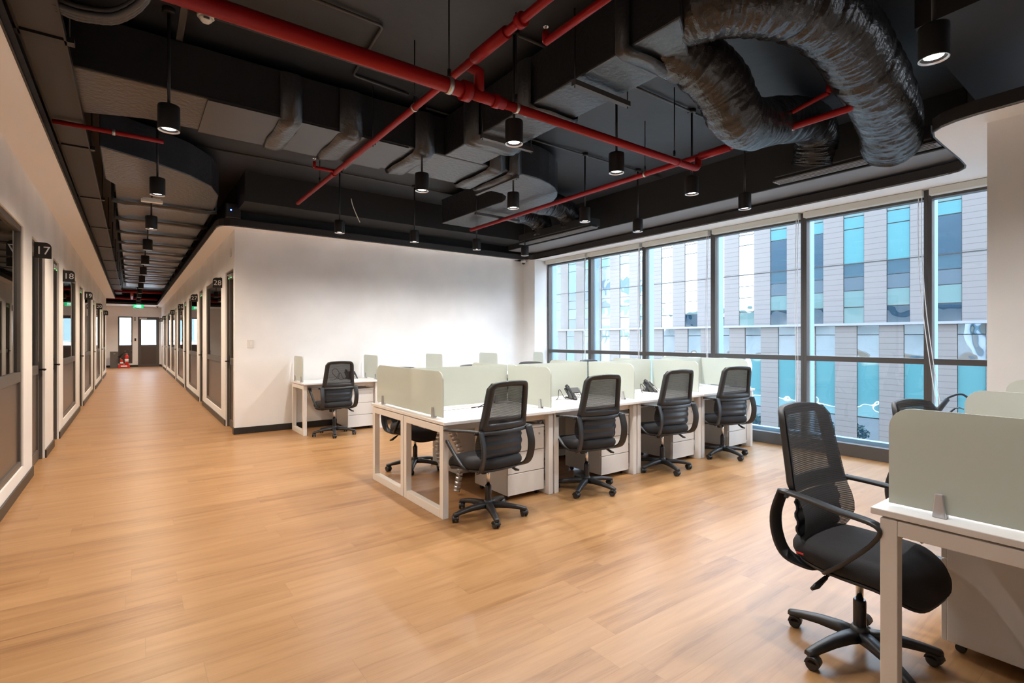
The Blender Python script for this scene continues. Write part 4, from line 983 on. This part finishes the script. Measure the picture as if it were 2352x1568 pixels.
def sprinkler(p, q, label, r=.017):
    t = thing('sprinkler_branch', p, label, 'sprinkler', 'red sprinkler drops with upright heads'); d = Vector(q)-Vector(p)
    MB().tube([(0,0,0), tuple(d)], r, seg=12).tube([tuple(d), tuple(d+Vector((0,0,.06)))], r, seg=12).build('branch_pipe', MT['red'], t)
    MB().tube([tuple(d+Vector((0,0,.06))), tuple(d+Vector((0,0,.085)))], .008, seg=8).tube([tuple(d+Vector((0,0,.086))), tuple(d+Vector((0,0,.09)))], .016, seg=12).build('sprinkler_head', MT['chrome'], t)
sprinkler((1.95,1.6,3.12),(1.95,2.30,3.12),'short red sprinkler branch at the top edge beside the thin pipe',.022)
sprinkler((1.69,5.35,3.11),(1.48,5.35,3.11),'short red sprinkler branch below the main duct at left')
sprinkler((4.206,2.35,3.10),(4.05,1.62,3.16),'slanted red sprinkler branch beside the window side pipe')
pipe('corridor_red_pipe', [(-.50,5.35,3.08),(.22,5.35,3.08)], .018, 'thin red pipe crossing the corridor ceiling behind the first pendant', [((-.12,5.35,3.08),.024,.02,G_,RX,'clamp_ring')])
pipe('corridor_red_pipe', [(-.50,23.2,3.1),(.9,23.2,3.1)], .05, 'red pipe crossing the far corridor ceiling, nearer of the pair', [((.2,23.2,3.1),.056,.1,MT['red'],RX,'coupling')])
pipe('corridor_red_pipe', [(-1.6,27.2,3.1),(.9,27.2,3.1)], .05, 'red pipe crossing the far corridor ceiling, farther of the pair', [((-.1,27.2,3.1),.056,.1,MT['red'],RX,'coupling')])
pipe('corridor_red_pipe', [(.0,23.2,3.1),(.0,27.2,3.1)], .05, 'short red pipe joining the two far corridor pipes', [((.0,25,3.1),.056,.1,MT['red'],RY,'coupling')])
def rod(x, y, z0, label):
    t = thing('hanger_rod', (x,y,z0), label, 'hanger rod', 'thin threaded hanger rods of the red pipes')
    MB().tube([(0,0,.02),(0,0,ZC-z0)], .005, seg=6).build('rod', MT['rod'], t); MB().tube([(0,0,0),(0,0,.05)], .011, seg=8).build('nut', MT['rod'], t)
rod(1.58,2.79,3.0,'thin black hanger rod holding the thick red pipe'); rod(1.69,3.5,3.13,'thin black hanger rod holding the thin red pipe')
rod(3.85,2.79,2.99,'thin hanger rod near the elbow end of the thick pipe'); rod(2.10,2.79,2.99,'thin hanger rod at the second clamp of the thick pipe')
rod(4.206,3.4,3.09,'thin hanger rod on the window side red pipe'); rod(1.69,5.9,3.13,'thin hanger rod on the far end of the thin red pipe')
# ------------------------------------------------------------------ conduits on the slab
def conduit(pts, label, r=.011):
    o = MB().tube(bent(pts, .04), r, seg=8).build('conduit', MT['conduit']); tag(o, label, 'conduit', 'black conduits fixed to the ceiling slab')
zc = ZC-.022
conduit([(.45,3.42,zc),(1.42,3.44,zc),(1.48,4.23,zc),(2.0,4.27,zc)], 'bent black conduit on the slab left of the thick red pipe')
conduit([(.40,4.04,zc),(2.4,4.03,zc)], 'straight black conduit between the thick red pipe and the main duct')
conduit([(2.2,2.96,zc),(5.8,2.96,zc)], 'black conduit linking the nearest row of pendants')
conduit([(2.2,4.42,zc),(5.8,4.42,zc)], 'black conduit linking the middle row of pendants')
conduit([(.6,5.62,zc),(4.9,5.62,zc)], 'long black conduit beyond the main duct')
conduit([(.6,6.82,zc),(5.8,6.82,zc)], 'long black conduit above the farthest row of pendants')
conduit([(.9,6.1,zc),(5.8,6.1,zc)], 'thin black conduit over the middle of the far ceiling', .008)
o = MB().tube(catmull([(2.6,7.50,3.45),(2.62,7.49,3.35),(2.68,7.5,3.22),(2.74,7.52,3.12)],6), .006, seg=6).build('loose_cable', MT['offwhite']); tag(o, 'loose dangling cable high above the white wall', 'cable')
# corridor cable bundle, tray, light channel
t = thing('cable_bundle', (-.31,3.54,3.12), 'thick bundle of black corrugated cables sagging at the top left', 'cable bundle')
for k in range(6):
    dx, dz = .03*(k % 3), .028*(k//3)
    MB().tube(catmull([(-.25,.10,.10+dz),(0+dx*.2,.02+dx,.0+dz),(.13,0+dx,-.01+dz),(.26,-.08+dx,.0+dz),(.38,-.25+dx,.08+dz),(.42,-.45+dx,.25+dz)],8), .016, seg=8, rfun=lambda i, a: 1+.12*(i % 2)).build('cable', MT['conduit'], t)
t = thing('cable_tray', (-.41,2.0,3.10), 'row of grey cover boards with black cross bars above the left corridor wall', 'cable tray')
L0 = [2.0]+[3.95+2.1*k for k in range(11)]
for k in range(len(L0)-1): MB().box((-.095,L0[k]-2.0+.04,.012),(.095,L0[k+1]-2.0-.04,.022)).build('cover_board', MT['tile'], t)
for k in range(1, len(L0)): MB().box((-.12,L0[k]-2.0-.03,.0),(.14,L0[k]-2.0+.03,.03)).build('cross_bar', MT['rod'], t)
MB().box((-.105,0,0),(-.095,21,.05)).box((.095,0,0),(.105,21,.05)).build('side_rail', MT['rod'], t)
for k in range(1, len(L0)): MB().tube([(.115,L0[k]-2.0,.03),(.115,L0[k]-2.0,.5)], .006, seg=6).build('hanger_rod', MT['rod'], t)
t = thing('light_channel', (.27,2.6,3.49), 'long brown metal channel along the corridor ceiling above the pendants', 'channel')
MB().box((-.02,0,0),(.02,1.72,.04)).box((-.02,2.6,0),(.02,18.0,.04)).build('channel_run', MT['tile'], t)
for k in range(3): MB().tube([(0,.3+4*k if k else .3,.04),(0,.3+4*k if k else .3,.11)], .006, seg=6).build('hanger_rod', MT['rod'], t)
# mounting dots on the side room wall (screw marks)
m = MB()
for i in range(6):
    for j in range(6): m.box((4.29,10.6+.35*i,1.15+.17*j),(4.299,10.66+.35*i,1.18+.17*j))
struct(m.build('trim_mounting_points', MT['gap']))
